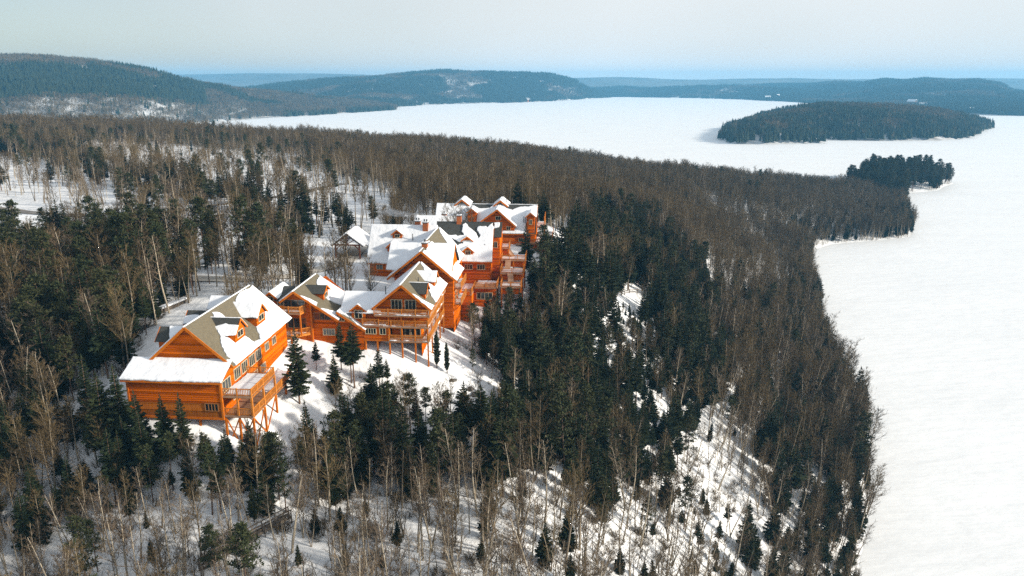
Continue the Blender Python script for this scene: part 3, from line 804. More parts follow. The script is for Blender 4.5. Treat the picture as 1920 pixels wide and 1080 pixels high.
# ================================================================ wide front gable behind it, with its cross roof
W = Wing('lodge_wide_gable', 'wide snow roofed lodge gable with deep dark eaves behind the balconies', 'lodge', (-27, 136, 50))
W.wall((-32.3, 132.2), (-21.4, 132.2), [(0, 48), (10.9, 48), (10.9, 57.6), (5.4, 62.4), (0, 57.8)])
W.rect_wall((-21.4, 132.2), (-21.4, 143), 47, 57.7)
W.rect_wall((-32.3, 143), (-32.3, 132.2), 50, 58)
W.rect_wall((-21.4, 143), (-32.3, 143), 48, 58)
SL, SR = W.gable_v(-26.9, 130.8, 140, 63.0, -33.4, 57.7, -20.5, 57.6, 'shingle_tan', 'shingle_tan')
W.snow(SL, [(0.05, 0.25, 's'), (9.1, 0.05, 's'), (9.1, SL['H'] + 0.05, 's'), (-0.05, SL['H'] + 0.05, 's')], 0.26, 0.1, 61)
H = SR['H']
W.snow(SR, [(0.0, 0.3), (2.2, 0.6), (3.5, 0.3), (9.1, 0.3, 's'), (9.1, H + 0.05, 's'), (-0.05, H + 0.05, 's')], 0.24, 0.12, 62)
SF, SB = W.gable_u(137.2, -34.0, -21.6, 63.1, 132.8, 58.9, 142, 58.9, 'shingle_dark', 'shingle_dark')
W.snow(SF, [(0.0, 0.03, 's'), (7.0, 0.03, 's'), (7.0, 4.6), (3.2, 6.1), (0, 6.1, 's')], 0.24, 0.1, 63)
W.snow(SF, [(7.2, 0.03, 's'), (12.4, 0.03, 's'), (12.4, 6.1, 's'), (9.8, 6.1), (7.6, 3.4)], 0.24, 0.1, 64)
W.full_snow(SB, seed=65)
W.wall((-21.9, 133.4), (-21.9, 141), [(0, 56), (7.6, 56), (7.6, 59), (3.8, 62.6), (0, 59)])
W.chimney(-26.9, 134.6, 61.5, 63.7, 1.0, caps=1)
for z in (52.6, 55.6):
    dk = W.deck([(-21.3, 133), (-20.0, 133), (-20.0, 140), (-21.3, 140)], z, snow=[(-21.2, 133.1), (-20.2, 133.1), (-20.2, 139.8), (-21.2, 139.8)], seed=66)
    W.railing([(-21.3, 133.05, z), (-20.05, 133.05, z), (-20.05, 140, z)], dk)
    for v in (133.2, 136.6, 139.8):
        W.mb('brace', MB().beam((-21.35, v, z - 1.5), (-20.15, v, z - 0.25), 0.16, 0.16), 'trim')
    for v in (134.8, 138):
        W.window((-21.4, v, z + 1.1), (1, 0), 1.5, 1.7, 2)
W.rect_wall((-22.6, 141.5), (-19.6, 141.5), 45, 52.5)

# ================================================================ lobby wing with dormers and two chimneys
W = Wing('lodge_lobby', 'snow covered lodge lobby roof with two small dormers and two brick red chimneys', 'lodge', (-36, 156, 52.5))
W.rect_wall((-42.3, 151.7), (-28.5, 151.7), 51, 56.0)
W.wall((-42.3, 162), (-42.3, 151.7), [(0, 51), (10.3, 51), (10.3, 56.0), (5.2, 62.2), (0, 56.0)])
W.rect_wall((-28.5, 162), (-42.3, 162), 51, 56)
SF, SB = W.gable_u(156.9, -42.9, -28.5, 62.8, 151.2, 55.6, 162.6, 55.6, 'shingle_dark', 'shingle_dark', rake=False)
W.full_snow(SF, seed=71, th=0.3); W.full_snow(SB, seed=72)
W.mb('fascia_board', MB().beam((-42.8, 151.16, 55.45), (-28.5, 151.16, 55.45), 0.08, 0.3), 'trim')
W.dormer((-36.8, 154.6, 60.2), (0, -1), 2.0, 61.4, 62.2, 3, ('shingle_dark', 'shingle_dark'), ('full', 'full'), (0.9, 0.6, 60.85), 73)
W.dormer((-37.6, 152.6, 57.6), (0, -1), 1.9, 59.0, 59.9, 3, ('shingle_dark', 'shingle_dark'), ('full', 'full'), (0.8, 0.6, 58.4), 75)
W.chimney(-32.8, 157.2, 61.5, 63.6, 1.1, caps=2); W.chimney(-30.9, 156.2, 60.8, 63.5, 1.1, caps=2)
W.pipe(-33.4, 154.3, 59.6, 61.4)
W.window((-40.2, 151.7, 54.7), (0, -1), 1.2, 0.9, 2)
# cross gable towards the camera
SL, SR = W.gable_v(-28.4, 144.2, 158, 62.2, -32.2, 58.6, -22.6, 56.8, 'shingle_dark', 'shingle_tan')
W.full_snow(SL, seed=76)
H = SR['H']
W.snow(SR, [(0.0, H * 0.55), (2.4, H * 0.4), (3.4, H * 0.5), (5.5, H * 0.62), (8.8, H * 0.45), (11.5, H * 0.1), (13.8, 0.05, 's'), (13.8, H + 0.05, 's'), (-0.05, H + 0.05, 's')], 0.22, 0.15, 77)
W.wall((-31.7, 144.8), (-23, 144.8), [(0, 48), (8.7, 48), (8.7, 56.9), (3.3, 61.9), (0, 58.7)])
W.rect_wall((-23, 144.8), (-23, 155), 47.5, 57)

# ================================================================ dark roofed wing
W = Wing('lodge_dark_roof', 'lodge wing with half bare charcoal roof, two dormers and a tall chimney', 'lodge', (-21, 159, 51))
W.rect_wall((-24, 155.1), (-16.9, 155.1), 48, 56.0)
W.wall((-16.9, 155.1), (-16.9, 165), [(0, 48), (9.9, 48), (9.9, 56), (4.9, 62.6), (0, 56.0)])
W.rect_wall((-16.9, 158.6), (-15.2, 158.6), 50, 61)
W.rect_wall((-15.2, 158.6), (-15.2, 165), 50, 61)
W.rect_wall((-15.2, 165), (-29, 165), 50, 56)
SF, SB = W.gable_u(160, -29.1, -16.5, 63.15, 154.5, 55.5, 165.5, 55.5, 'shingle_dark', 'shingle_dark', rake=False)
W.mb('fascia_board', MB().beam((-23, 154.46, 55.36), (-16.5, 154.46, 55.36), 0.08, 0.3), 'trim')
W.mb('rake_board', MB().beam((-16.46, 160, 63.0), (-16.46, 154.5, 55.35), 0.08, 0.36), 'trim')
S2 = W.slope((-16.48, 160, 63.15), (-14.7, 160, 63.15), (-16.48, 158, 60.2), (-14.7, 158, 60.2), 'shingle_dark')
H, L = SF['H'], SF['L']
W.snow(SF, [(-0.1, H * 0.2), (2.7, H * 0.34), (4.8, H * 0.37), (6.2, H * 0.35), (5.6, H * 0.26), (5.7, H * 0.08), (6.3, H * 0.04), (7.4, H * 0.16), (8.8, H * 0.29), (9.3, H * 0.42), (9.8, H * 0.34), (9.0, H * 0.17), (9.6, H * 0.11), (11.2, H * 0.14), (12.3, H * 0.03), (12.5, H * 0.2, 's'), (12.65, H + 0.06, 's'), (2.4, H + 0.06, 's'),
            (4.4, H * 0.62), (6.2, H * 0.56), (6.1, H * 0.51), (4.9, H * 0.5), (3.4, H * 0.42), (1.2, H * 0.44), (0.0, H * 0.36)], 0.22, 0.18, 82)
W.snow(S2, [(0.0, 0.2), (1.2, 0.15), (1.1, 1.2), (0.0, 1.5)], 0.2, 0.1, 83)
W.dormer((-22.1, 157.2, 58.4), (0, -1), 2.1, 59.7, 60.5, 3, ('shingle_dark', 'shingle_dark'), ('full', 'full'), (1.0, 0.6, 59.15), 84)
W.dormer((-21.7, 155.3, 56.6), (0, -1), 2.2, 57.7, 58.6, 3, ('shingle_dark', 'shingle_dark'), ('full', 'full'), (1.0, 0.75, 57.25), 86)
W.chimney(-24.2, 160.1, 61.5, 64.4, 1.0, caps=1)
for u in (-21.6, -18.9):
    W.window((u, 155.1, 54.2), (0, -1), 1.6, 1.0, 3)
W.window((-16.2, 158.6, 58.4), (0, -1), 0.9, 1.2, 2)
W.pipe(-18.2, 156.6, 58, 58.9)
# terrace in front with railings
dk = W.deck([(-24.6, 147), (-19.9, 147), (-19.9, 155), (-24.6, 155)], 50.4, name='terrace', snow=[(-24.4, 150), (-22.6, 149), (-20.4, 152), (-20.2, 154.8), (-24.4, 154.8)], seed=88)
W.railing([(-24.5, 155, 50.4), (-24.5, 147.1, 50.4), (-20.0, 147.1, 50.4), (-20.0, 154, 50.4)], dk)
dk = W.deck([(-19.7, 149.5), (-14.9, 149.5), (-14.9, 155), (-19.7, 155)], 51.2, name='terrace', snow=[(-19.6, 152.6), (-15, 152.6), (-15, 154.8), (-19.6, 154.8)], seed=89)
W.railing([(-19.6, 149.6, 51.2), (-15.0, 149.6, 51.2), (-15.0, 155, 51.2)], dk)
W.rect_wall((-25, 147.3), (-20.0, 147.3), 43.5, 50.1)
W.rect_wall((-20.0, 147.3), (-20.0, 150.4), 43.5, 50.1)
W.rect_wall((-19.9, 150.2), (-15.2, 150.2), 45, 50.9)
W.rect_wall((-15.2, 150.2), (-15.2, 155), 45, 50.9)
W.window((-17.6, 150.2, 49.2), (0, -1), 3.2, 1.3, 4)
# stacked stair platforms beside the terrace
for k, (u0, u1, v0, v1, z) in enumerate(((-14.7, -9.8, 154.6, 159, 53.1), (-14.9, -9.6, 159.4, 164.5, 54.9), (-14.2, -10.0, 150.4, 154.3, 51.2), (-16.6, -13.4, 162, 166, 57.0))):
    dk = W.deck([(u0, v0), (u1, v0), (u1, v1), (u0, v1)], z, name='stair_platform', snow=[(u0 + 0.2, v0 + 0.3), (u1 - 0.2, v0 + 0.3), (u1 - 0.2, v1 - 0.2), (u0 + 0.2, v1 - 0.2)], seed=90 + k)
    W.railing([(u0, v1, z), (u0, v0 + 0.06, z), (u1, v0 + 0.06, z), (u1, v1, z)], dk)
    for u in (u0 + 0.15, (u0 + u1) / 2, u1 - 0.15):
        W.post(u, v0 + 0.2, hz(*l2w(u, v0)[:2]) - 0.5, z - 0.2, 0.3, 'trim')
    W.rect_wall((u0 + 0.1, v0 + 0.5), (u1 - 0.1, v0 + 0.5), z - 1.7, z - 0.26)
    W.rect_wall((u1 - 0.1, v0 + 0.5), (u1 - 0.1, v1), z - 1.7, z - 0.26)
for (a, b_) in (((-13.4, 157.6, 53.1), (-13.4, 159.6, 54.9)), ((-12.4, 162.0, 54.9), (-14.2, 163.4, 57.0)), ((-12.2, 152.6, 51.2), (-12.6, 154.8, 53.1))):
    W.mb('stair', MB().beam(a, b_, 1.2, 0.2), 'deck')

# ================================================================ back block
W = Wing('lodge_back_block', 'farthest lodge block with long snowy roof, big orange gable and side deck', 'lodge', (-18, 184, 51.5))
W.wall((-20.8, 178.4), (-13.4, 178.4), [(0, 49), (7.4, 49), (7.4, 59.2), (3.1, 62.5), (0, 60.2)])
W.rect_wall((-13.4, 178.6), (-8.4, 178.6), 48.5, 57.2)
W.rect_wall((-8.4, 178.6), (-8.4, 191), 48.5, 57.2)
W.wall((-8.9, 180), (-8.9, 190.5), [(0, 56), (10.5, 56), (10.5, 57.3), (5.2, 62.4), (0, 58.3)])
W.rect_wall((-33, 178.6), (-20.8, 178.6), 50, 57.2)
W.rect_wall((-8.4, 191), (-33, 191), 50, 57.2)
W.wall((-33, 191), (-33, 178.6), [(0, 50), (12.4, 50), (12.4, 57.2), (6.2, 62.4), (0, 57.2)])
SF, SB = W.gable_u(185, -33.5, -8.2, 63.0, 178.0, 57.0, 192, 57, 'shingle_dark', 'shingle_dark')
H = SF['H']
W.snow(SF, [(0, 0.03, 's'), (8.5, 0.03), (9.6, 1.0), (11.5, 1.5), (13.4, 1.3), (15.2, 0.2), (17.0, 0.3), (17.6, 1.3), (19.2, 1.9), (20.4, 1.1), (22.6, 0.7), (25.3, 0.3, 's'), (25.3, H * 0.35), (23.0, H * 0.42), (22.9, H + 0.06, 's'), (0, H + 0.06, 's')], 0.24, 0.14, 101)
W.full_snow(SB, seed=102)
SL, SR = W.gable_v(-17.6, 177.6, 184, 62.9, -21.6, 60.0, -13.0, 58.8, 'shingle_dark', 'shingle_dark')
W.full_snow(SL, seed=103, th=0.26); W.full_snow(SR, seed=104, th=0.26)
W.window((-17.4, 178.4, 60.7), (0, -1), 1.2, 0.8, 2)
W.window((-14.9, 178.4, 58.2), (0, -1), 0.8, 0.8, 2)
for u in (-15.0, -11.9):
    W.window((u, 178.6 if u > -13.4 else 178.4, 55.4 if u > -13.4 else 54.0), (0, -1), 0.9, 0.8, 2)
W.window((-12.0, 178.6, 53.0), (0, -1), 0.7, 0.8, 1)
W.window((-12.2, 178.6, 51.0), (0, -1), 0.8, 0.8, 1)
W.dormer((-24.0, 179.4, 59.8), (0, -1), 2.1, 62.0, 62.8, 4, ('shingle_dark', 'shingle_dark'), ('full', 'full'), None, 105)
W.dormer((-9.5, 178.2, 56.6), (0, -1), 1.9, 61.4, 62.2, 5, ('shingle_dark', 'shingle_dark'), ('full', 'full'), (0.6, 1.1, 59.9), 107)
for u, z in ((-27.1, 64.2), (-17.4, 64.1)):
    SL, SR = W.gable_v(u, 184.2, 190, z, u - 1.9, z - 1.5, u + 1.9, z - 1.5, 'shingle_tan', 'shingle_tan')
    W.full_snow(SL, seed=int(-u)); W.full_snow(SR, seed=int(-u) + 1)
W.chimney(-30.3, 176.5, 60.2, 61.8, 1.1, caps=1)
for u, v in ((-11.3, 180.4), (-10.9, 180.2), (-10.5, 180.6), (-16.0, 186), (-14.6, 186.4)):
    W.pipe(u, v, 58.5 if v < 182 else 62.2, 60.8 if v < 182 else 64.2)
SF, SB = W.gable_u(174, -36.5, -26, 61.8, 169.5, 58.2, 178.5, 58.2, 'shingle_dark', 'shingle_dark', rake=False)
W.full_snow(SF, seed=110); W.full_snow(SB, seed=111)
W.rect_wall((-36, 170), (-26.4, 170), 51, 58.6)
W.wall((-36, 178), (-36, 170), [(0, 51), (8, 51), (8, 58.4), (4, 61.4), (0, 58.4)])
W.wall((-26.4, 170), (-26.4, 178), [(0, 51), (8, 51), (8, 58.4), (4, 61.4), (0, 58.4)])
dk = W.deck([(-11.2, 177), (-4.2, 177), (-4.2, 192), (-8.3, 192), (-8.3, 178.5), (-11.2, 178.5)], 54.9, snow=[(-8.2, 177.4), (-4.5, 177.4), (-4.5, 191.5), (-8.2, 191.5)], seed=112)
W.railing([(-11.1, 177.08, 54.9), (-4.28, 177.08, 54.9), (-4.28, 192, 54.9)], dk)
dk = W.deck([(-8.3, 182), (-6.2, 182), (-6.2, 189), (-8.3, 189)], 58.0, snow=[(-8.2, 182.2), (-6.4, 182.2), (-6.4, 188.8), (-8.2, 188.8)], seed=113)
W.railing([(-8.3, 182.08, 58.0), (-6.28, 182.08, 58.0), (-6.28, 189, 58.0)], dk)
dk = W.deck([(-12.9, 177.0), (-11.4, 177.0), (-11.4, 178.5), (-12.9, 178.5)], 57.0 - 2.4)
for v in (182.2, 185.5, 188.8):
    W.post(-6.3, v, 54.9, 60.6, 0.2, 'rail')
for u, v in ((-11, 177.2), (-7.6, 177.2), (-4.4, 177.2), (-4.4, 184), (-4.4, 191.8)):
    W.post(u, v, hz(*l2w(u, v)[:2]) - 0.5, 54.7, 0.22, 'trim')
W.rect_wall((-11.2, 177.9), (-5.2, 177.9), 48.5, 54.6)
W.rect_wall((-5.2, 177.9), (-5.2, 191.8), 48.5, 54.6)

# ================================================================ open timber carport
W = Wing('carport', 'open timber carport with snowy gable roof beside the lobby', 'carport', (-52.6, 174, 51.8))
SL, SR = W.gable_v(-52.6, 169.6, 178.4, 58.1, -56.5, 55.1, -48.7, 55.1, 'shingle_dark', 'shingle_dark', rake=False)
W.full_snow(SL, seed=120, th=0.3); W.full_snow(SR, seed=121, th=0.3)
for v in (169.9, 177.9):
    for sd in (-1, 1):
        u = -52.6 + sd * 2.9
        W.post(u, v, hz(*l2w(u, v)[:2]) - 0.4, 55.3, 0.34, 'dark_timber')
        W.mb('brace', MB().beam((u, v, 54.0), (u - sd * 1.2, v, 55.2), 0.2, 0.2), 'dark_timber')
        W.mb('rafter', MB().beam((-52.6, v, 57.8), (-52.6 + sd * 3.8, v, 54.95), 0.3, 0.34), 'dark_timber')
        W.mb('strut', MB().beam((-52.6, v, 55.4), (-52.6 + sd * 1.7, v, 56.5), 0.18, 0.18), 'dark_timber')
    W.mb('tie_beam', MB().beam((-55.6, v, 55.25), (-49.6, v, 55.25), 0.28, 0.32), 'dark_timber')
    W.mb('king_post', MB().beam((-52.6, v, 55.3), (-52.6, v, 57.8), 0.24, 0.24), 'dark_timber')
S = W.slope((-48.9, 171, 55.4), (-48.9, 177, 55.4), (-45.6, 171, 54.0), (-45.6, 177, 54.0), 'shingle_dark')
W.full_snow(S, seed=122)
for v in (171.2, 176.8):
    W.post(-46.0, v, hz(*l2w(-46.0, v)[:2]) - 0.4, 54.0, 0.28, 'dark_timber')
# ---------------------------------------------------------------- tree makers: each returns trunk (verts, faces) and crown (verts, faces)
def tube(b, pts, rad, sides):
    """tapered tube along pts into MB b"""
    k = len(b.v)
    pts = [Vector(p) for p in pts]
    for i, p in enumerate(pts):
        d = (pts[min(i + 1, len(pts) - 1)] - pts[max(i - 1, 0)]).normalized()
        s = d.cross(Vector((0.31, 0.95, 0.05))).normalized()
        t = d.cross(s)
        for j in range(sides):
            a = 2 * math.pi * j / sides
            b.v.append(tuple(p + (s * math.cos(a) + t * math.sin(a)) * rad[i]))
    for i in range(len(pts) - 1):
        for j in range(sides):
            j2 = (j + 1) % sides
            b.f.append((k + i * sides + j, k + i * sides + j2, k + (i + 1) * sides + j2, k + (i + 1) * sides + j))

def blade(b, p, q, w, r, mid=0.35):
    """a thin twig: pointed sliver with random facing"""
    p, q = Vector(p), Vector(q)
    d = q - p
    s = d.cross(Vector((r.uniform(-1, 1), r.uniform(-1, 1), r.uniform(-1, 1))))
    if s.length < 1e-5: return
    s = s.normalized() * w / 2
    b.add([p - s, p + s, q], [(0, 1, 2)])

def rdir(r, az, el):
    return Vector((math.cos(az) * math.cos(el), math.sin(az) * math.cos(el), math.sin(el)))

def bare_tree(seed, H, spread=1.0, fork=False, start=0.4, nb=18, tw=8, lean=0.04, wtw=0.03, sub=3):
    r = random.Random(seed)
    T, Cn = MB(), MB()
    stems = 1 if not fork else r.choice((2, 3))
    for sidx in range(stems):
        az = r.uniform(0, 6.28)
        ln = lean * H * r.uniform(0.3, 1.4) + (0.14 * H if fork else 0)
        n = 7
        bx, by = r.uniform(-1, 1) * 0.02 * H, r.uniform(-1, 1) * 0.02 * H
        hh = H * (1 if sidx == 0 else r.uniform(0.75, 0.95))
        path = []
        for i in range(n + 1):
            t = i / n
            wob = math.sin(t * 5 + az) * 0.012 * H
            path.append(Vector((math.cos(az) * ln * t ** 1.3 + bx * math.sin(3 * t) + wob, math.sin(az) * ln * t ** 1.3 + by * math.sin(3 * t), hh * t - 0.4 * (i == 0))))
        r0 = 0.0105 * H * (0.75 if fork else 1) + 0.03
        tube(T, path, [r0 * (1 - 0.9 * (i / n)) + 0.012 for i in range(n + 1)], 5)
        def at(t):
            x = t * n; i = min(int(x), n - 1)
            return path[i].lerp(path[i + 1], x - i)
        nbb = nb if stems == 1 else int(nb * 0.7)
        for kb in range(nbb):
            t = start + (0.97 - start) * (kb + r.random()) / nbb
            p = at(t)
            a = kb * 2.4 + r.uniform(-0.6, 0.6)
            Lb = H * spread * (0.27 - 0.17 * (t - start) / (1 - start)) * r.uniform(0.6, 1.2)
            el = r.uniform(0.45, 0.95)
            d = rdir(r, a, el)
            pts = [p]
            m = 3
            for j in range(m):
                d = (d + Vector((r.uniform(-.25, .25), r.uniform(-.25, .25), 0.12 + r.uniform(-.15, .2)))).normalized()
                pts.append(pts[-1] + d * Lb / m)
            rb = max(0.028, 0.0062 * H * (1.15 - t))
            tube(Cn, pts, [rb, rb * .7, rb * .45, rb * 0.2], 3)
            for q in range(tw):
                tt = r.uniform(0.2, 1.0) * m
                i = min(int(tt), m - 1)
                pp = pts[i].lerp(pts[i + 1], tt - i)
                dd = (pts[i + 1] - pts[i]).normalized()
                td = (dd * 0.8 + Vector((r.uniform(-1, 1), r.uniform(-1, 1), r.uniform(-0.2, 1.0)))).normalized()
                Lt = Lb * r.uniform(0.25, 0.55)
                e = pp + td * Lt
                blade(Cn, pp, e, wtw * 1.25, r)
                for s_ in range(sub):
                    f = r.uniform(0.3, 0.9)
                    p2 = pp.lerp(e, f)
                    d2 = (td * 0.8 + Vector((r.uniform(-1, 1), r.uniform(-1, 1), r.uniform(-0.2, 0.9)))).normalized()
                    blade(Cn, p2, p2 + d2 * Lt * r.uniform(0.35, 0.7), wtw, r)
    return T, Cn

def spruce(seed, H, start=0.12, wid=0.17, droop=0.25, dens=1.0, columnar=False):
    r = random.Random(seed)
    T, Cn = MB(), MB()
    lx, ly = r.uniform(-.02, .02) * H, r.uniform(-.02, .02) * H
    ax = lambda z: Vector((lx * (z / H) ** 1.5, ly * (z / H) ** 1.5, z))
    tube(T, [ax(0) - Vector((0, 0, 0.4)), ax(H * .35), ax(H * .7), ax(H * 0.98)], [0.012 * H + .02, 0.009 * H, 0.005 * H, 0.01], 5)
    z = H * start
    k = 0
    while z < H * 0.985:
        t = (z / H - start) / (1 - start)
        if columnar:
            R = H * wid * min(1, 0.6 + t * 1.5) * (1 - t ** 3) ** 0.6
        else:
            R = H * wid * (1 - t) ** 0.8 * min(1, 0.55 + t * 3.0)
        R *= r.uniform(0.75, 1.18)
        nb = max(4, int((5 + 4 * (1 - t)) * dens))
        for j in range(nb):
            if r.random() < 0.10: continue
            a = k * 0.7 + 2 * math.pi * j / nb + r.uniform(-.35, .35)
            L = R * r.uniform(0.6, 1.2)
            if L < 0.12: L = 0.12
            el = (0.35 * t - droop * (1 - t)) + r.uniform(-.2, .2) + (0.7 if columnar else 0)
            d = rdir(r, a, el)
            side = Vector((-math.sin(a), math.cos(a), 0))
            p = ax(z) + Vector((0, 0, r.uniform(-.15, .15)))
            m = max(2, int(L / 0.45))
            m = min(m, 6)
            for q in range(m):
                f0, f1 = q / m * 0.85, (q + 1) / m
                c0 = p + d * L * f0 + Vector((0, 0, 0.12 * L * f0 * f0))
                c1 = p + d * L * min(1, f1 + 0.12) + Vector((0, 0, 0.12 * L * f1 * f1))
                for sd in (-1, 1):
                    wl = L * 0.42 * (1 - 0.55 * f0) * r.uniform(0.6, 1.25)
                    e = c0.lerp(c1, 0.65) + side * sd * wl + d * wl * 0.5 - Vector((0, 0, wl * r.uniform(0.1, 0.6)))
                    Cn.add([c0, c0.lerp(c1, 0.45) + side * sd * wl * 0.12 + Vector((0, 0, 0.05)), e], [(0, 1, 2)])
                    Cn.add([c0.lerp(c1, 0.35), c1, e.lerp(c1, 0.35) + side * sd * wl * 0.15], [(0, 1, 2)])
        z += H * 0.032 * r.uniform(0.7, 1.3) / max(0.7, dens)
        k += 1
    tip = ax(H * 0.98)
    for j in range(3):
        a = j * 2.1
        Cn.add([tip - Vector((0, 0, 0.5)), tip + Vector((math.cos(a) * .15, math.sin(a) * .15, -.2)), tip + Vector((0, 0, 0.45))], [(0, 1, 2)])
    return T, Cn

def pine(seed, H, start=0.45, wid=0.17, nb=26):
    r = random.Random(seed)
    T, Cn = MB(), MB()
    lx, ly = r.uniform(-.04, .04) * H, r.uniform(-.04, .04) * H
    ax = lambda z: Vector((lx * (z / H) ** 1.5 + 0.12 * math.sin(z * .6 + seed), ly * (z / H) ** 1.5, z))
    tube(T, [ax(0) - Vector((0, 0, .4)), ax(H * .25), ax(H * .5), ax(H * .75), ax(H * 0.97)], [0.011 * H + .02, 0.0095 * H, 0.0075 * H, 0.0045 * H, 0.012], 5)
    for k in range(nb):
        t = (k + r.random()) / nb
        z = H * (start + (0.98 - start) * t)
        a = k * 2.4 + r.uniform(-.5, .5)
        L = H * wid * (1 - t ** 1.6) ** 0.7 * min(1, .5 + 2.5 * t) * r.uniform(.55, 1.25) + .25
        d = rdir(r, a, r.uniform(-0.05, 0.4) + 0.4 * t)
        p = ax(z); e = p + d * L
        tube(T, [p, p + d * L * .5 - Vector((0, 0, .05)), e], [0.05, 0.03, 0.012], 3)
        for c in range(5):
            cc = p + d * L * (0.35 + 0.17 * c) + Vector((r.uniform(-.3, .3), r.uniform(-.3, .3), r.uniform(-.12, .25))) * min(1, L)
            for q in range(12):
                dd = Vector((r.gauss(0, 1), r.gauss(0, 1), r.gauss(0.3, .6))).normalized()
                ll = r.uniform(.35, .75)
                w = Vector((r.gauss(0, 1), r.gauss(0, 1), r.gauss(0, 1))).normalized() * 0.12
                Cn.add([cc + w * .6, cc + dd * ll + w, cc + dd * ll - w], [(0, 1, 2)])
    return T, Cn

def shrub(seed, Hh):
    r = random.Random(seed)
    Cn = MB()
    for k in range(26):
        a, el = r.uniform(0, 6.28), r.uniform(.5, 1.4)
        p = Vector((r.uniform(-.3, .3), r.uniform(-.3, .3), -.1))
        e = p + rdir(r, a, el) * Hh * r.uniform(.5, 1.1)
        blade(Cn, p, e, .05, r)
        for j in range(5):
            q = p.lerp(e, r.uniform(.3, 1))
            blade(Cn, q, q + rdir(r, a + r.uniform(-1.2, 1.2), r.uniform(.2, 1.3)) * Hh * r.uniform(.2, .45), .035, r)
    return Cn

# ---- far, simplified trees grouped in clumps for island and hills
def far_conifer(b, x, y, z, H, r):
    for t0, t1, w in ((0.08, 0.55, 0.2), (0.3, 0.8, 0.145), (0.55, 1.0, 0.09)):
        k = len(b.v)
        n = 5
        a0 = r.uniform(0, 6)
        for j in range(n):
            a = a0 + 2 * math.pi * j / n
            w2 = w * H * r.uniform(.7, 1.3)
            b.v.append((x + math.cos(a) * w2, y + math.sin(a) * w2, z + H * (t0 + r.uniform(-.05, .05))))
        b.v.append((x + r.uniform(-.02, .02) * H, y, z + H * t1))
        for j in range(n):
            b.f.append((k + j, k + (j + 1) % n, k + n))
def far_bare(b, tr, x, y, z, H, r):
    lx = r.uniform(-.05, .05) * H
    tube(tr, [(x, y, z - .5), (x + lx, y, z + H * .8)], [.22, .08], 3)
    for k in range(16):
        c = Vector((x + lx + r.gauss(0, .13) * H, y + r.gauss(0, .13) * H, z + H * r.uniform(.45, .95)))
        q = Vector((r.gauss(0, .5), r.gauss(0, .5), 1)).normalized() * H * r.uniform(.12, .28)
        blade(b, c - q * .4, c + q, .55, r)

def clump(name, seed, n, size, hmin, hmax, conif):
    r = random.Random(seed)
    nb, tb, tr = MB(), MB(), MB()
    for k in range(n):
        x, y = r.uniform(-size, size), r.uniform(-size, size)
        H = r.uniform(hmin, hmax)
        if r.random() < conif: far_conifer(nb, x, y, -0.6, H, r)
        else: far_bare(tb, tr, x, y, -0.6, H * .9, r)
    b = MB()
    mats, mi = [], []
    for part, mn in ((nb, 'needle'), (tb, 'twig_brown'), (tr, 'bark_grey')):
        if part.v:
            b.add(part.v, part.f); mi += [len(mats)] * len(part.f); mats.append(mn)
    me = new_mesh(name, b.v, b.f, mats)
    me.polygons.foreach_set('material_index', mi)
    return me

# ---------------------------------------------------------------- prototypes
PROTO = {}
def two(kind, items, tmat, cmat):
    PROTO[kind] = []
    for i, (T, Cn) in enumerate(items):
        PROTO[kind].append((new_mesh(kind + '_trunk', T.v, T.f, tmat, True), new_mesh(kind + '_crown', Cn.v, Cn.f, cmat)))
two('birch', [bare_tree(100 + i, 13.0, 0.85, fork=(i % 3 == 1), start=0.42, nb=21, tw=8, lean=0.06, wtw=0.050) for i in range(7)], 'bark_birch', 'twig_birch')
two('hardwood', [bare_tree(200 + i, 13.0, 1.05, fork=(i % 4 == 3), start=0.36, nb=25, tw=10, lean=0.04, wtw=0.050) for i in range(7)] + [bare_tree(240 + i, 15.0, 0.8, fork=(i == 2), start=0.6, nb=18, tw=9, lean=0.03, wtw=0.045) for i in range(3)], 'bark_grey', 'twig_brown')
two('sapling', [bare_tree(300 + i, 8.5, 0.75, fork=(i % 3 == 0), start=0.25, nb=17, tw=6, lean=0.10, wtw=0.032, sub=3) for i in range(6)], 'bark_grey', 'twig_brown')
two('spruce', [spruce(400 + i, 12.0, (0.06, 0.15, 0.1, 0.3, 0.36, 0.2, 0.45)[i], (0.215, 0.20, 0.18, 0.19, 0.17, 0.23, 0.19)[i], dens=1.25) for i in range(7)], 'bark_dark', 'needle')
two('pine', [pine(500 + i, 14.0, (0.42, 0.5, 0.35, 0.55, 0.3)[i], (0.16, 0.14, 0.17, 0.15, 0.2)[i]) for i in range(5)], 'bark_dark', 'needle_pine')
two('cedar', [spruce(600 + i, 6.0, 0.1, 0.13, 0.0, 1.3, True) for i in range(2)], 'bark_dark', 'needle_cedar')

def proto_collection(kind, meshes):
    c = bpy.data.collections.new(kind + '_prototypes')      # never linked to the scene
    for i, me in enumerate(meshes):
        c.objects.link(bpy.data.objects.new('%s_prototype_%02d' % (kind, i), me))
    return c
def joined(kind):
    out = []
    for (t, c) in PROTO[kind]:
        b = MB()
        for me in (t, c):
            b.add([v.co[:] for v in me.vertices], [tuple(p.vertices) for p in me.polygons])
        me = bpy.data.meshes.new(kind)
        me.from_pydata(b.v, [], b.f)
        me.materials.append(t.materials[0]); me.materials.append(c.materials[0])
        me.polygons.foreach_set('material_index', [0] * len(t.polygons) + [1] * len(c.polygons))
        out.append(me)
    return out

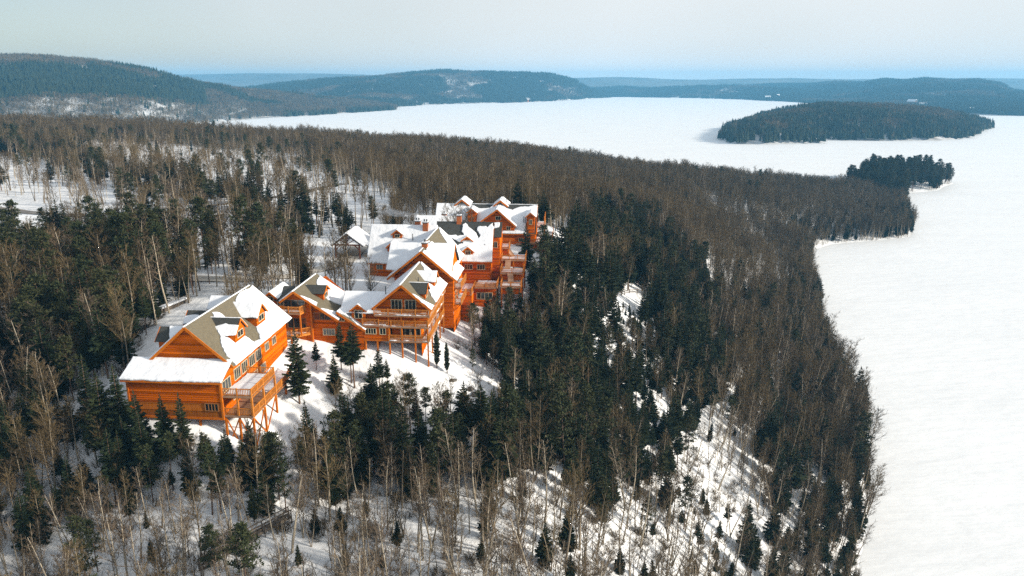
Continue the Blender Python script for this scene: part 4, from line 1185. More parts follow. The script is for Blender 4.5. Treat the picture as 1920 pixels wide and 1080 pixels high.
def instancer(name, label, coll, pts, rot, scl, idx):
    me = bpy.data.meshes.new(name)
    me.from_pydata([tuple(p) for p in pts], [], [])
    n = len(pts)
    a = me.attributes.new('rot', 'FLOAT_VECTOR', 'POINT'); a.data.foreach_set('vector', np.asarray(rot, np.float32).ravel())
    a = me.attributes.new('scl', 'FLOAT_VECTOR', 'POINT'); a.data.foreach_set('vector', np.asarray(scl, np.float32).ravel())
    a = me.attributes.new('idx', 'INT', 'POINT'); a.data.foreach_set('value', np.asarray(idx, np.int32))
    o = obj(name, me)
    tag(o, label, kind='stuff')
    ng = bpy.data.node_groups.new(name + '_scatter', 'GeometryNodeTree')
    ng.interface.new_socket('Geometry', in_out='INPUT', socket_type='NodeSocketGeometry')
    ng.interface.new_socket('Geometry', in_out='OUTPUT', socket_type='NodeSocketGeometry')
    N, Lk = ng.nodes, ng.links
    gi, go = N.new('NodeGroupInput'), N.new('NodeGroupOutput')
    iop = N.new('GeometryNodeInstanceOnPoints')
    ci = N.new('GeometryNodeCollectionInfo')
    ci.inputs['Collection'].default_value = coll
    ci.inputs['Separate Children'].default_value = True
    ci.inputs['Reset Children'].default_value = True
    iop.inputs['Pick Instance'].default_value = True
    def attr(nm, ty):
        x = N.new('GeometryNodeInputNamedAttribute'); x.data_type = ty; x.inputs['Name'].default_value = nm
        return x
    ar, as_, ai = attr('rot', 'FLOAT_VECTOR'), attr('scl', 'FLOAT_VECTOR'), attr('idx', 'INT')
    e2r = N.new('FunctionNodeEulerToRotation')
    Lk.new(gi.outputs[0], iop.inputs['Points'])
    Lk.new(ci.outputs[0], iop.inputs['Instance'])
    Lk.new(ai.outputs['Attribute'], iop.inputs['Instance Index'])
    Lk.new(ar.outputs['Attribute'], e2r.inputs[0])
    Lk.new(e2r.outputs[0], iop.inputs['Rotation'])
    Lk.new(as_.outputs['Attribute'], iop.inputs['Scale'])
    Lk.new(iop.outputs[0], go.inputs[0])
    md = o.modifiers.new('scatter', 'NODES')
    md.node_group = ng
    return o
# ---------------------------------------------------------------- where the woods stand (world metres)
CLEAR = [
    [(-38, 108), (-37, 117), (-23, 119), (-12, 124), (-9, 126), (-5, 124), (-4, 120), (-1, 112), (-5, 106), (-8, 108), (-15, 109), (-22, 110), (-26, 103), (-30, 98), (-33, 98), (-34, 105)],
    [(-51, 189), (-39, 198), (-15, 171), (-13, 153), (-28, 133), (-34, 142), (-38, 169), (-46, 175)],
    [(-56, 101), (-60, 118), (-60, 128), (-57, 138), (-52, 138), (-47, 122), (-46, 106), (-48, 95)],
    [(24, 172), (27, 187), (35, 207), (43, 207), (41, 194), (31, 175)],
    [(-201, 275), (-170, 262), (-145, 242), (-130, 212), (-115, 174), (-132, 176)],
    [(-54, 188), (-34, 188), (-30, 150), (-37, 138), (-44, 150), (-50, 170)],
    [(-36, 152), (-37, 156), (-46, 152.5), (-57, 148.6), (-71, 152.5), (-88, 166), (-90, 163.5), (-73, 149), (-57, 145), (-45, 148.5)],
    [(8, 195), (22, 239), (21, 204), (13, 178), (9, 181)],
]
LODGE_RECTS = [(-60, -39, 86, 112.5), (-51, -36, 110, 127), (-39, -29, 112.5, 124), (-33, -20.5, 112.5, 132), (-35, -17.5, 129, 145), (-44.5, -20, 143, 164), (-30, -8, 145, 167), (-38, -2.5, 168, 194), (-58, -44, 168, 181)]
ZONES = [   # name, polygon, trees per square metre: hardwood, birch, sapling, spruce, pine
    ('conifer_east', [(-7, 146), (-7, 162), (0, 169), (10, 178), (30, 296), (63, 298), (69, 248), (51, 172), (40, 142), (29, 122), (13, 99), (2, 99), (-2, 110), (0, 120), (-6, 124), (-10, 130)], (.018, .012, .0, .15, .018)),
    ('conifer_west_upper', [(-145, 185), (-107, 189), (-71, 173), (-40, 170), (-32, 140), (-41, 137), (-58, 144), (-60, 126), (-100, 122)], (.034, .018, .0, .026, .032)),
    ('conifer_west', [(-139, 182), (-107, 189), (-71, 173), (-40, 170), (-32, 140), (-41, 137), (-58, 144), (-60, 123), (-56, 99), (-53, 92), (-39, 91), (-30, 96), (-21, 106), (-5, 104), (2, 100), (0, 92), (-14, 88), (-28, 84), (-38, 80), (-75, 79), (-110, 110)], (.045, .030, .010, .095, .034)),
    ('shore_wood', [(65, 237), (141, 335), (141, 300), (92, 161), (70, 121), (60, 95), (36, 100), (42, 108), (53, 152), (49, 172)], (.07, .03, .0, .06, .002)),
    ('sapling_slope', [(-90, 82), (-38, 83), (-3, 96), (4, 96), (3, 60), (-80, 58)], (.016, .044, .10, .026, .004)),
    ('open_slope', [(4, 96), (9, 109), (25, 133), (52, 152), (45, 122), (37, 103), (30, 75), (3, 60)], (.014, .030, .12, .012, .003)),
    ('trunk_wood', [(-134, 172), (-180, 220), (-420, 533), (-246, 530), (-138, 489), (-85, 373), (-37, 258), (-38, 199), (-40, 170), (-71, 173), (-107, 189)], (.008, .007, 0, .001, .0025)),
    ('pine_point', [(300, 585), (318, 598), (349, 640), (430, 680), (430, 790), (330, 790), (290, 660)], (.004, 0, 0, .02, .035)),
]
KINDS = ('hardwood', 'birch', 'sapling', 'spruce', 'pine')
rg = np.random.default_rng(21)
def scatter():
    s = 2.0
    gx, gy = np.meshgrid(np.arange(-600, 440, s), np.arange(58, 880, s))
    x = (gx + rg.uniform(-.5, .5, gx.shape) * s * 1.5).ravel(); y = (gy + rg.uniform(-.5, .5, gy.shape) * s * 1.5).ravel()
    k = (np.abs(x) < 0.72 * y + 45)
    x, y = x[k], y[k]
    z = height(x, y)
    k = z > 0.02
    x, y, z = x[k], y[k], z[k]
    clear = np.zeros(x.shape, bool)
    for c in CLEAR: clear |= in_poly(x, y, c)
    u, v = x * LCS - y * LSN, x * LSN + y * LCS
    for (a, b, c, d) in LODGE_RECTS: clear |= (u > a) & (u < b) & (v > c) & (v < d)
    x, y, z = x[~clear], y[~clear], z[~clear]
    zone = np.full(x.shape, -1)
    for i, (nm, poly, d) in enumerate(ZONES):
        zone[(zone < 0) & in_poly(x + 16 * fbm(x / 14, y / 14), y + 16 * fbm(x / 14 + 30, y / 14), poly)] = i
    dens = np.array([zz[2] for zz in ZONES] + [(.085, .012, 0, .004, .0006)])[zone]
    patch = np.clip(1 + 1.6 * fbm(x / 18 + 40, y / 18), 0.35, 1.7)
    dens = dens * patch[:, None]
    dens[:, 1] *= np.clip(1 + 5 * fbm(x / 35 + 70, y / 35), 0.1, 4)
    far = zone < 0
    dens[far, 3] *= np.clip(1 + 9 * fbm(x[far] / 40 + 11, y[far] / 40), 0, 6)
    sd = poly_dist(x, y, SHORE)
    edge = ((sd < 11) | (sd < 20) & (y > 430)) & (zone != 7)
    dens[edge, 3] += np.where(y[edge] > 430, 0.07, 0.035)
    dens[edge, 0] += 0.015
    # a row of conifers on the skyline to the west and a few on the far ridge
    sky = (zone < 0) & (y > 470) & (y < 640) & (x < -170) & (x > -340) & (fbm(x / 30, y / 30) > 0.03)
    dens[sky, 3] += 0.02
    cum = np.cumsum(dens * s * s, 1)
    pick = rg.random(x.shape)
    kind = (pick[:, None] > cum).sum(1)
    ok = kind < 5
    return x[ok], y[ok], z[ok], kind[ok], zone[ok]
TX, TY, TZ, TK, TG = scatter()
base_h = np.array([13.0, 13.0, 8.5, 12.0, 14.0])[TK]
TS = rg.uniform(0.55, 1.08, TX.shape)
TS = TS * np.clip(1 + 0.9 * fbm(TX / 30 + 7, TY / 30), 0.7, 1.35)
TS = np.where((TG == 4) | (TG == 5), TS * 0.92, TS)
TS = np.where((TK == 3) & ((TG == 4) | (TG == 5)), TS * 0.5, TS)
TS = np.where(TK == 3, TS * rg.uniform(0.75, 1.12, TX.shape), TS)
TS = np.where((TG == 7), TS * 1.35, TS)
# keep the trees below the lodge low enough to leave it in the open, as they do
lim = np.full(TX.shape, 99.0)
m = (TX > -50) & (TX < -28) & (TY < 99); lim[m] = (93 - 45 * TY[m] / 90 - TZ[m])
m = (TX > -62) & (TX <= -50) & (TY < 99); lim[m] = (93 - 40 * TY[m] / 90 - TZ[m])
m = (TX > -28) & (TX < 4) & (TY < 112); lim[m] = (93 - 0.415 * TY[m] - TZ[m]) * rg.uniform(0.8, 1.12, m.sum())
bear = TX / TY
m = (TX > -14) & (TX < 7) & (TY > 116) & (TY < 162); lim[m] = np.minimum(lim[m], np.maximum(93 - 0.305 * TY[m] - TZ[m], rg.uniform(5, 10, m.sum())))
m = (bear > 0.147) & (bear < 0.212) & (TY > 130) & (TY < 174); lim[m] = np.minimum(lim[m], np.maximum(93 - 0.322 * TY[m] - TZ[m], 2.6))
keep = lim > 2.5
TX, TY, TZ, TK, TG, TS, base_h, lim = (a[keep] for a in (TX, TY, TZ, TK, TG, TS, base_h, lim))
TS = np.minimum(TS, lim / base_h)
TR = rg.uniform(0, 6.28, TX.shape)
TL = np.where((TG == 5) | (TG == 3), 0.10, 0.03)            # hillside trees lean out towards the lake
TI = rg.integers(0, 1000, TX.shape)
TI = np.where((TK == 0) & (TG == 6) & (TI % 3 > 0), (TI // 10) * 10 + 7 + TI % 3, TI)       # tall clean stems in the trunk wood
TI = np.where((TK == 0) & (TG != 6) & (TI % 10 > 6), TI - 5, TI)

# ---------------------------------------------------------------- trees one can pick out: things of their own
MARKS = [(-45, 87, 'in front of the near hall'), (-66, 104, 'just west of the near hall'), (-62, 118, 'between hall and retaining wall'), (-66, 133, 'around the picnic table'), (-80, 150, 'in the wood west of the drive'), (-105, 165, 'far west below the road'),
         (-60, 160, 'between the drive and the carport'), (-47, 192, 'behind the carport'), (-18, 215, 'behind the back block'), (14, 172, 'beside the side deck of the back block'), (20, 215, 'on the snow beyond the side deck'), (-2, 148, 'below the stair platforms'), (3, 128, 'above the upper walkway'), (2, 106, 'below the upper walkway'),
         (-18, 101, 'at the foot of the slope under the balconies'), (-30, 92, 'below the stilts of the hall terrace'), (-33, 80, 'beside the foreground walkway'), (-8, 90, 'on the slope between the two walkways'), (-8, 72, 'on the nearest slope towards the lake'), (-60, 85, 'on the dark slope below the hall'), (-55, 72, 'west of the foreground walkway'),
         (18, 88, 'at the near end of the open snow slope'), (35, 118, 'on the open snow slope above the lake'), (22, 120, 'atop the open snow slope'), (35, 170, 'below the fenced lookout'), (26, 190, 'uphill of the fenced lookout'), (18, 150, 'between the lookout and the upper walkway'), (48, 235, 'beyond the fenced lookout'), (55, 150, 'at the top of the shore wood'), (75, 165, 'in the shore wood by the leaning pine'),
         (55, 105, 'in the shore wood nearest the camera'), (70, 135, 'at the ice edge before the leaning pine'), (80, 200, 'in the shore wood beyond the leaning pine'), (100, 255, 'at the ice edge near the bay'), (-160, 260, 'along the upper road'), (-100, 225, 'where the upper road bends'), (-60, 260, 'uphill between carport and road'), (-25, 260, 'on the rise behind the back block'), (350, 690, 'on the wooded point in the lake')]
_mk = np.array([q[:2] for q in MARKS])
FORM = {'birch': ('slim ', 'forked ', 'straight '), 'hardwood': ('slim ', 'spreading ', 'twiggy '), 'sapling': ('forked ', 'slim ', 'bent '), 'spruce': ('full ', 'dense ', 'narrow ', 'bare stemmed ', 'thin ', 'broad ', 'high crowned '), 'pine': ('straggly ', 'thin ', 'bushy ', 'high crowned ', 'broad ')}
LOOK = {'hardwood': ('bare_hardwood', 'bare grey brown hardwood', 'bare tree'), 'birch': ('bare_birch', 'bare pale trunked birch', 'birch'), 'sapling': ('bare_sapling', 'thin bare sapling', 'sapling'),
        'spruce': ('spruce_tree', 'dark green spruce', 'spruce'), 'pine': ('pine_tree', 'green pine', 'pine')}
def plant(kind, proto, x, y, z, s, rz, label, group, lean=(0, 0), name=None, cat=None):
    nm, _, ct = LOOK.get(kind, (name, '', cat))
    o = bpy.data.objects.new(name or nm, None)
    COL.objects.link(o)
    o.location = (x, y, z)
    o.rotation_euler = (lean[0], lean[1], rz)
    o.scale = (s, s, s)
    o.empty_display_size = 0.3
    t, c = PROTO[kind][proto % len(PROTO[kind])]
    for pn, me in (('trunk', t), ('crown', c)):
        p = bpy.data.objects.new(pn, me)
        COL.objects.link(p)
        p.parent = o
    tag(o, label, cat or ct, group)
    return o
dist = np.sqrt(TX ** 2 + TY ** 2 + (93 - TZ) ** 2)
fx_, fz_ = TY * math.cos(math.radians(15.566)) + (93 - TZ) * math.sin(math.radians(15.566)), None
col_ = TX / fx_ * 1400
row_ = ((93 - TZ) * math.cos(math.radians(15.566)) - TY * math.sin(math.radians(15.566))) / fx_ * 1400
seen = (np.abs(col_) < 950) & (row_ < 600)
single = np.zeros(TX.shape, bool)
for ki, kind in enumerate(KINDS):
    c = np.where((TK == ki) & seen)[0]
    c = c[np.argsort(-(base_h * TS)[c] / dist[c])][:300]
    single[c] = True
    for i in c:
        w = MARKS[int(np.argmin((_mk[:, 0] - TX[i]) ** 2 + (_mk[:, 1] - TY[i]) ** 2))][2]
        hh = base_h[i] * TS[i]
        sz = 'low ' if hh < 6 else ('tall ' if hh > 12.5 else ('' if hh > 9 else 'medium '))
        nm, look, ct = LOOK[kind]
        lean = (rg.normal(0, 0.03), TL[i] * rg.uniform(0.2, 1.6))
        if kind in ('spruce', 'pine'): lean = (rg.normal(0, 0.015), rg.normal(0, 0.015))
        plant(kind, int(TI[i]), TX[i], TY[i], TZ[i], TS[i], TR[i] if abs(lean[1]) < 0.05 else 0.0, '%s%s%s %s' % (sz, FORM[kind][int(TI[i]) % len(PROTO[kind]) % len(FORM[kind])], look, w), '%s %s' % ({'birch': 'birches', 'spruce': 'spruces'}.get(ct, ct + 's'), w), lean)
# trees that would read alike are told apart by their place within their stand
alike = {}
for o in COL.objects:
    if o.parent is None and o.get('label') and o.get('group'):
        alike.setdefault(o['label'], []).append(o)
for lab, os_ in alike.items():
    if len(os_) < 2: continue
    rest = list(os_)
    for word, key in (('westernmost', lambda q: q.location.x), ('easternmost', lambda q: -q.location.x), ('farthest', lambda q: -q.location.y), ('nearest', lambda q: q.location.y)):
        if not rest: break
        q = min(rest, key=key)
        q['label'] = word + ' ' + lab
        rest.remove(q)
    for q in rest:
        q['label'] = 'inner ' + lab
# every other tree of each kind: one mass per kind
NAMES = {'hardwood': ('hardwood_forest', 'brown leafless forest rolling away behind the lodge'), 'birch': ('birch_forest', 'pale birch stems scattered through the far forest'), 'sapling': ('sapling_thicket', 'thicket of thin bare saplings on the snow'),
         'spruce': ('spruce_forest', 'dark spruce wood on the slopes and along the shore'), 'pine': ('pine_forest', 'pines standing in the far woods and on the point')}
for ki, kind in enumerate(KINDS):
    c = np.where((TK == ki) & ~single)[0]
    if not len(c): continue
    coll = proto_collection(kind, joined(kind))
    n = len(c)
    rot = np.stack([rg.normal(0, .03, n), TL[c] * rg.uniform(0, 1.2, n), TR[c]], 1)
    instancer(NAMES[kind][0], NAMES[kind][1], coll, np.stack([TX[c], TY[c], TZ[c]], 1), rot, np.repeat(TS[c][:, None], 3, 1), TI[c] % len(PROTO[kind]))

# lone conifers on the cleared slope below the lodge
LONE = [(-31.6, 102.4, 12.0, 'spruce', 1, 'tall spruce standing at the corner below the hall terrace'), (-31.2, 111.3, 5.2, 'spruce', 4, 'small slim spruce alone on snow below the balcony block'),
        (-27.6, 112.8, 8.0, 'spruce', 3, 'dark spruce in front of the low link wall'), (-25.6, 110.7, 9.2, 'spruce', 4, 'spruce with bare lower trunk below the link balcony'),
        (-25.0, 110.0, 10.8, 'spruce', 6, 'tallest spruce rising in front of the link window gable'), (-21.2, 110.9, 7.0, 'spruce', 3, 'bushy spruce below the balcony stilts'),
        (-27.6, 107.8, 6.8, 'spruce', 0, 'full spruce on snow midway below the link'), (-21.4, 105.5, 9.0, 'spruce', 5, 'broad spruce at the lower edge of the snow slope'),
        (-20.0, 111.4, 5.0, 'spruce', 4, 'slim young spruce close beside the bushy one below the stilts'), (-6.7, 119.3, 4.4, 'pine', 4, 'small scrubby pine on snow east of the balconies'),
        (-45.0, 88.2, 9.0, 'spruce', 0, 'spruce against the board wall of the near hall'), (-42.6, 88.0, 9.2, 'spruce', 2, 'spruce beside the lower hall window'),
        (-51.3, 89.6, 12.5, 'spruce', 1, 'spruce at the shaded outer corner of the near hall'), (-48.5, 88.6, 10.0, 'spruce', 0, 'low full spruce before the darkest stretch of hall wall'),
        (-53.6, 89.2, 13.0, 'spruce', 5, 'tallest broad spruce hiding the outer hall corner'), (-56.5, 91.5, 12.0, 'spruce', 2, 'tall narrow spruce west of the outer hall corner'), (-50.0, 87.6, 8.6, 'spruce', 5, 'broad spruce just downhill of the outer hall corner'),
        (-47.0, 86.2, 10.0, 'spruce', 0, 'full spruce two steps downhill of the hall board wall'), (-49.6, 85.4, 9.4, 'spruce', 2, 'narrow spruce downhill of the darkest hall wall'), (-39.6, 86.4, 5.6, 'spruce', 4, 'thin low spruce beside the first terrace stilt'), (-36.6, 86.6, 6.4, 'spruce', 1, 'dense low spruce before the outer terrace stilts'), (-34.2, 88.4, 6.8, 'spruce', 0, 'full low spruce beside the outermost terrace stilt'),
        (-13.9, 141.5, 4.0, 'spruce', 0, 'dark young spruce in the snowy entrance yard'),
        (82.5, 161.0, 17.0, 'pine', 4, 'big pine leaning out over the lake ice')]
for (x, y, h, k, p, lab) in LONE:
    plant(k, p, x, y, hz(x, y), h / {'spruce': 12.0, 'pine': 14.0}[k], x * 3.1, lab, None, lean=(0, 0.10 if x > 60 else 0))
for k, (x, y, h, lab) in enumerate([(-12.5, 116.2, 6.4, 'columnar cedar close under the balcony corner'), (-10.8, 116.0, 5.4, 'columnar cedar on open snow with bare stem')]):
    plant('cedar', k, x, y, hz(x, y), h / 6.0, k, lab, None, name='cedar_tree', cat='cedar')

# ---------------------------------------------------------------- forest over island and hills
cl_con = [clump('conifer_clump', 700 + i, 9, 9, 11, 17, 0.92) for i in range(5)]
cl_bare = [clump('bare_clump', 720 + i, 10, 9, 11, 15, 0.06) for i in range(5)]
isl_coll = proto_collection('island_clump', cl_con + cl_bare)
n = 2600
x = rg.uniform(330, 1045, n * 3); y = rg.uniform(1130, 1930, n * 3)
ok = in_poly(x, y, ISLAND)
x, y = x[ok][:n], y[ok][:n]
z = island_height(x, y)
d = poly_dist(x, y, ISLAND)
isc = (d < 45) | (fbm(x / 120, y / 120) > -0.02)
idx = np.where(isc, rg.integers(0, 5, x.shape), rg.integers(5, 10, x.shape))
instancer('island_forest', 'dark conifer forest covering the lake island', isl_coll, np.stack([x, y, z], 1), np.stack([0 * x, 0 * x, rg.uniform(0, 6.28, x.shape)], 1), np.repeat(rg.uniform(.8, 1.1, x.shape)[:, None], 3, 1), idx)
hl_con = [clump('hill_conifer_clump', 740 + i, 14, 15, 11, 18, 0.95) for i in range(4)]
hl_bare = [clump('hill_bare_clump', 760 + i, 15, 15, 11, 16, 0.04) for i in range(4)]
hl_thin = [clump('hill_thin_clump', 780 + i, 7, 15, 11, 15, 0.03) for i in range(3)]
hl_coll = proto_collection('hill_clump', hl_con + hl_bare + hl_thin)     # sorted by object name = this order
HF = {'hill_slope': (4200, 'grey and dark green woods on the long western hill'), 'hill_dome': (5200, 'blue hazed woods on the rounded hill across the lake'), 'hill_shore': (3000, 'low woods on the far shore'), 'hill_cliff': (9000, 'hazy woods on the ridge behind the island')}
for k, (nm, cols) in enumerate(HILLS.items()):
    if nm not in HF: continue
    n, lab = HF[nm]
    c = np.array(cols)
    b = rg.uniform(max(c[0, 0], -0.78), min(c[-1, 0], 0.8), n)
    t = rg.uniform(0.01, 1.12, n)
    x, y, z = hill_point(cols, b, t, 11 * k)
    if nm == 'hill_slope':
        nz = fbm(x / 150, y / 150)
        con = (b < -0.40) & (t > 0.42 + 0.2 * nz) & (t < 0.86 + 0.2 * nz) | (t < 0.06) & (b > -0.3) | (nz > 0.14)
        thin = (b < -0.34) & (t < 0.46 + 0.3 * nz) & (t > 0.05)
    else:
        nz = fbm(x / 220 + 5, y / 220)
        con = (nz > -0.07) | (t < 0.06)
        thin = (fbm(x / 170 + 50, y / 170) > 0.17) & ~con
    idx = np.where(con, rg.integers(0, 4, n), np.where(thin, rg.integers(8, 11, n), rg.integers(4, 8, n)))
    instancer(nm + '_forest', lab, hl_coll, np.stack([x, y, z], 1), np.stack([0 * x, 0 * x, rg.uniform(0, 6.28, n)], 1), np.repeat(rg.uniform(.8, 1.2, n)[:, None], 3, 1), idx)

# ---------------------------------------------------------------- small things about the place
def ribbon(name, pts, w, mat, lift, kind='structure'):
    P = [Vector(p) for p in pts]
    path = []
    for i in range(len(P) - 1):
        k = max(2, int((P[i + 1] - P[i]).length / 3))
        path += [P[i].lerp(P[i + 1], j / k) for j in range(k)]
    path.append(P[-1])
    v, f = [], []
    for i, p in enumerate(path):
        d = (path[min(i + 1, len(path) - 1)] - path[max(i - 1, 0)]).normalized()
        s = Vector((-d.y, d.x, 0))
        for q in (-1, -.4, .4, 1):
            a = p + s * w / 2 * q
            v.append((a.x, a.y, hz(a.x, a.y) + lift))
        if i:
            k = 4 * i
            f += [(k - 4 + j, k - 3 + j, k + 1 + j, k + j) for j in range(3)]
    return tag(obj(name, new_mesh(name, v, f, mat)), kind=kind)
ribbon('road', [(-181.9, 247.6, 0), (-162.6, 242.6, 0), (-135.7, 232.1, 0), (-112.1, 235.5, 0), (-101.3, 242.6, 0), (-90.6, 252.2, 0), (-79.8, 271.6, 0), (-73.5, 321.9, 0)], 4.0, 'asphalt', 0.25)
ribbon('driveway', [(-38.5, 185, 0), (-39, 172, 0), (-41.5, 160, 0), (-47, 151, 0), (-57, 147, 0), (-72, 151, 0), (-90, 165, 0)], 4.6, 'packed_snow', 0.2)

def boardwalk(name, label, pts, group=None):
    P = [Vector((x, y, hz(x, y) + 0.7)) for x, y in pts]
    o = obj(name, None, loc=P[0])
    tag(o, label, 'boardwalk', group)
    rel = lambda b, pn, mat: obj(pn, new_mesh(pn, [Vector(q) - P[0] for q in b.v], b.f, mat), o)
    for i in range(len(P) - 1):
        a, c = P[i], P[i + 1]
        d = (c - a).normalized(); s = Vector((-d.y, d.x, 0)) * 0.45
        for sd in (-1, 1):
            rel(MB().beam(a + s * sd, c + s * sd, 0.14, 0.26), 'stringer', 'grey_wood')
            rel(MB().beam(a + s * sd + Vector((0, 0, 1)), c + s * sd + Vector((0, 0, 1)), 0.1, 0.1).beam(a + s * sd + Vector((0, 0, .5)), c + s * sd + Vector((0, 0, .5)), 0.07, 0.07), 'handrail', 'grey_wood')
        L = (c - a).length
        k = int(L / 1.6)
        for j in range(k + 1):
            p = a.lerp(c, j / k)
            for sd in (-1, 1):
                rel(MB().beam(p + s * sd + Vector((0, 0, -1.6)), p + s * sd + Vector((0, 0, 1.05)), 0.12, 0.12), 'post', 'grey_wood')
        k = int(L / 0.5)
        for j in range(k):
            p = a.lerp(c, (j + .5) / k)
            rel(MB().beam(p - s + Vector((0, 0, .15)), p + s + Vector((0, 0, .15)), 0.4, 0.06), 'plank', 'grey_wood')
boardwalk('boardwalk', 'weathered wooden walkway with handrails on the snow east below the stilts', [(-7.4, 107.8), (-1.3, 113.5)])
boardwalk('boardwalk', 'weathered wooden walkway climbing through saplings in the foreground', [(-36.5, 75.3), (-31.7, 78.9), (-27.7, 82.1)])

def rail_fence(name, label, pts):
    P = [Vector((x, y, hz(x, y))) for x, y in pts]
    o = obj(name, None, loc=P[0]); tag(o, label, 'fence')
    rel = lambda b, pn: obj(pn, new_mesh(pn, [Vector(q) - P[0] for q in b.v], b.f, 'grey_wood'), o)
    for i, p in enumerate(P):
        rel(MB().beam(p - Vector((0, 0, .4)), p + Vector((0, 0, 1.3)), .18, .18), 'post')
        if i:
            for h in (.55, 1.1):
                rel(MB().beam(P[i - 1] + Vector((0, 0, h)), p + Vector((0, 0, h)), .11, .13), 'rail')
rail_fence('rail_fence', 'wooden rail fence round the snowy lookout clearing in the conifers', [(26.5, 180), (28.4, 186), (30.3, 193), (32.5, 198.5), (35.3, 202), (38, 204.5), (40.5, 203), (42, 199.5), (42, 196)])

def boulder(x, y, sx, sy, sz, seed, label):
    r = random.Random(seed)
    import bmesh
    bm = bmesh.new()
    bmesh.ops.create_icosphere(bm, subdivisions=2, radius=1)
    for v in bm.verts:
        k = 1 + 0.28 * (float(vnoise(v.co.x * 2 + seed, v.co.y * 2 + v.co.z * 3)) - .5) * 2
        v.co = Vector((v.co.x * sx * k, v.co.y * sy * k, v.co.z * sz * k))
    me = bpy.data.meshes.new('boulder'); bm.to_mesh(me); bm.free()
    me.materials.append(M['rock'])
    o = obj('boulder', me, loc=(x, y, hz(x, y) + sz * .2)); o.rotation_euler = (0, 0, r.uniform(0, 3))
    tag(o, label, 'boulder')
boulder(-5.9, 113.9, 1.1, .6, .5, 3, 'long dark boulder breaking through the snow above the walkway')
boulder(-6.9, 114.6, .7, .55, .5, 9, 'smaller dark boulder beside the long one on the snow')
boulder(-9.7, 114.8, .8, .4, .3, 14, 'flat dark rock half buried below the cedars')

# picnic table and wall by the drive
o = obj('picnic_table', None, loc=(-64.3, 137.5, hz(-64.3, 137.5))); tag(o, 'small dark picnic table on snow by the drive', 'picnic table')
obj('table_top', new_mesh('table_top', MB().box(-1, 1, -.4, .4, .72, .8).v, MB().box(-1, 1, -.4, .4, .72, .8).f, 'grey_wood'), o)
for sd in (-1, 1):
    b = MB().box(-1, 1, sd * .75 - .15, sd * .75 + .15, .42, .48); obj('bench', new_mesh('bench', b.v, b.f, 'grey_wood'), o)
    b = MB().beam((sd * .7, -.8, 0), (sd * .7, .3, .75), .08, .1).beam((sd * .7, .8, 0), (sd * .7, -.3, .75), .08, .1); obj('leg', new_mesh('leg', b.v, b.f, 'grey_wood'), o)
z0 = min(hz(-62, 127), hz(-60.3, 131.5))
o = obj('retaining_wall', None, loc=(-61.2, 129.3, z0)); tag(o, 'low dark timber retaining wall with snow cap left of the hall', 'wall')
for k in range(3):
    b = MB().beam((-.9, -3.2, .15 + k * .3), (.9, 3.2, .15 + k * .3), .3, .28); obj('timber', new_mesh('timber', b.v, b.f, 'grey_wood'), o)
b = MB().beam((-.95, -3.2, 1.05), (.85, 3.2, 1.05), 1.0, .3); obj('snow_cap', new_mesh('snow_cap', b.v, b.f, 'snow_roof'), o)

# shrubs poking through the snow
sh = [new_mesh('shrub', (lambda m_: m_.v)(shrub(800 + i, 1.6)), shrub(800 + i, 1.6).f, 'twig_brown') for i in range(4)]
n = 1500
x = rg.uniform(-70, 60, n * 2); y = rg.uniform(60, 135, n * 2)
u, v = x * LCS - y * LSN, x * LSN + y * LCS
ok = np.ones(x.shape, bool)
for (a, b_, c, d) in LODGE_RECTS: ok &= ~((u > a) & (u < b_) & (v > c) & (v < d))
for c in CLEAR[:3]: ok &= ~(in_poly(x, y, c) & (rg.random(x.shape) < .96))
z = height(x, y); ok &= z > 1
x, y, z = x[ok][:n], y[ok][:n], z[ok][:n]
instancer('undergrowth', 'low bare shrubs poking through the snow', proto_collection('shrub', sh), np.stack([x, y, z], 1), np.stack([0 * x, 0 * x, rg.uniform(0, 6, len(x))], 1), np.repeat(rg.uniform(.5, 1.3, len(x))[:, None], 3, 1), rg.integers(0, 4, len(x)))

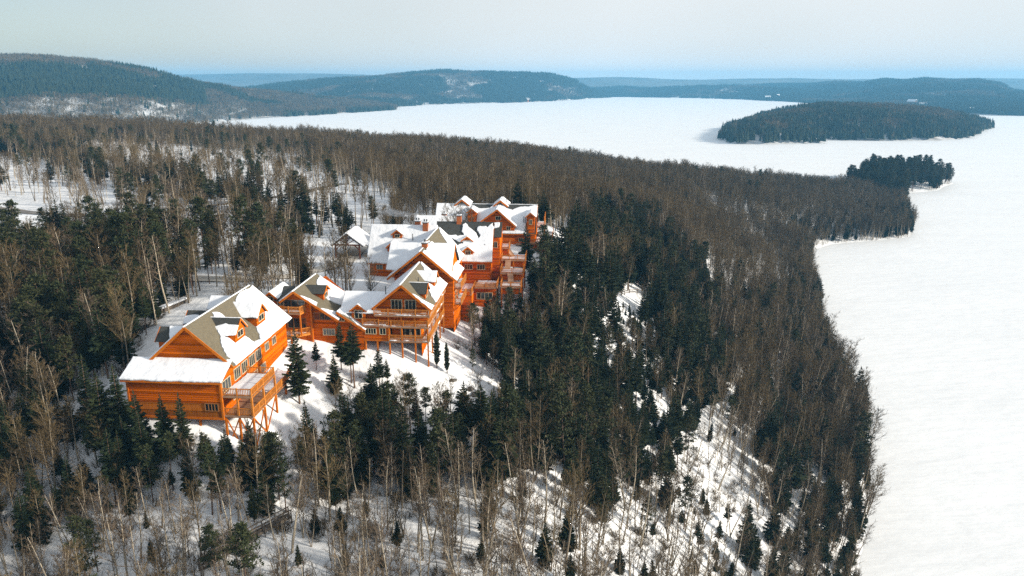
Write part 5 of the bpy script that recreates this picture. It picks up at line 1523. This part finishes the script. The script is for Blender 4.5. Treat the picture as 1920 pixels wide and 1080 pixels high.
# cottages on the far shores
for k, (hn, b, t, s, lab) in enumerate([('hill_shore', 0.332, 0.12, 1.3, 'white roofed cottage on the far shore nearest the open lake'), ('hill_shore', 0.345, 0.28, 1.2, 'white roofed cottage above the shore behind the first one'), ('hill_cliff', 0.385, 0.05, 1.3, 'white roofed cottage at the water just left of the island crest'),
                                        ('hill_cliff', 0.52, 0.16, 1.5, 'large white roofed cottage above the island trees'), ('hill_cliff', 0.535, 0.11, 1.2, 'smaller white roofed cottage beside the large one above the island'), ('hill_cliff', 0.60, 0.05, 1.1, 'white roofed cottage at the shore right of the island'),
                                        ('hill_dome', 0.02, 0.02, 1.2, 'white roofed cottage at the foot of the rounded hill')]):
    cols = HILLS[hn]; kk = list(HILLS).index(hn)
    x, y, z = (float(q) for q in hill_point(cols, np.array(b), np.array(t), 11 * kk))
    o = obj('cottage', None, loc=(x, y, z + 3)); o.rotation_euler = (0, 0, k * .7); o.scale = (s, s, s); tag(o, lab, 'cottage', 'cottages on the far shore')
    w = MB().box(-9, 9, -6, 6, -6, 5); obj('wall', new_mesh('wall', w.v, w.f, 'frame_brown'), o)
    r_ = MB().slab([(-10, -7, 4.6), (10, -7, 4.6), (10, 0, 10), (-10, 0, 10)], (0, -.6, .8), .5).slab([(-10, 0, 10), (10, 0, 10), (10, 7, 4.6), (-10, 7, 4.6)], (0, .6, .8), .5)
    obj('roof', new_mesh('roof', r_.v, r_.f, 'snow_roof'), o)
    for xx in (-5, 0, 5):
        g = MB().box(xx - 1, xx + 1, -6.15, -6.02, 0, 2.4); obj('window', new_mesh('window', g.v, g.f, 'glass'), o)

# ---------------------------------------------------------------- chimney smoke and the winter haze
def volume_mat(name, color, density, noise=None):
    m_ = bpy.data.materials.new(name); m_.use_nodes = True
    nn, ll = m_.node_tree.nodes, m_.node_tree.links
    nn.clear()
    out = nn.new('ShaderNodeOutputMaterial'); pv = nn.new('ShaderNodeVolumePrincipled')
    pv.inputs['Color'].default_value = (*color, 1); pv.inputs['Density'].default_value = density; pv.inputs['Anisotropy'].default_value = 0.1
    ll.new(pv.outputs[0], out.inputs['Volume'])
    return m_
hb = MB().box(-9600, 9600, -2500, 8600, -8, 180)
haze = obj('haze', new_mesh('haze', hb.v, hb.f, None))
haze.data.materials.append(volume_mat('haze', (0.20, 0.58, 0.95), 0.000125))
tag(haze, 'thin blue winter haze over the lake and hills', kind='stuff')

import bmesh
bm = bmesh.new()
bmesh.ops.create_icosphere(bm, subdivisions=4, radius=1)
for v_ in bm.verts:
    p = v_.co.copy()
    k = 1 + 0.9 * (float(vnoise(p.x * 2.3 + 4 + p.z, p.y * 2.3 + p.z * 1.7)) - .5)
    wd = 0.35 + 0.9 * (1 - p.x) / 2                       # wider as it drifts off to the west
    v_.co = Vector((p.x * 4.2 - 3.6, p.y * wd * 1.3 * k, p.z * wd * 1.0 * k + 0.35 * (1 - p.x)))
me = bpy.data.meshes.new('smoke'); bm.to_mesh(me); bm.free()
me.materials.append(volume_mat('smoke', (0.75, 0.85, 1.0), 0.10))
smoke = obj('smoke', me, loc=l2w(-32.8, 157.2, 64.9))
tag(smoke, 'thin blue wood smoke drifting off the lobby chimney', kind='stuff')
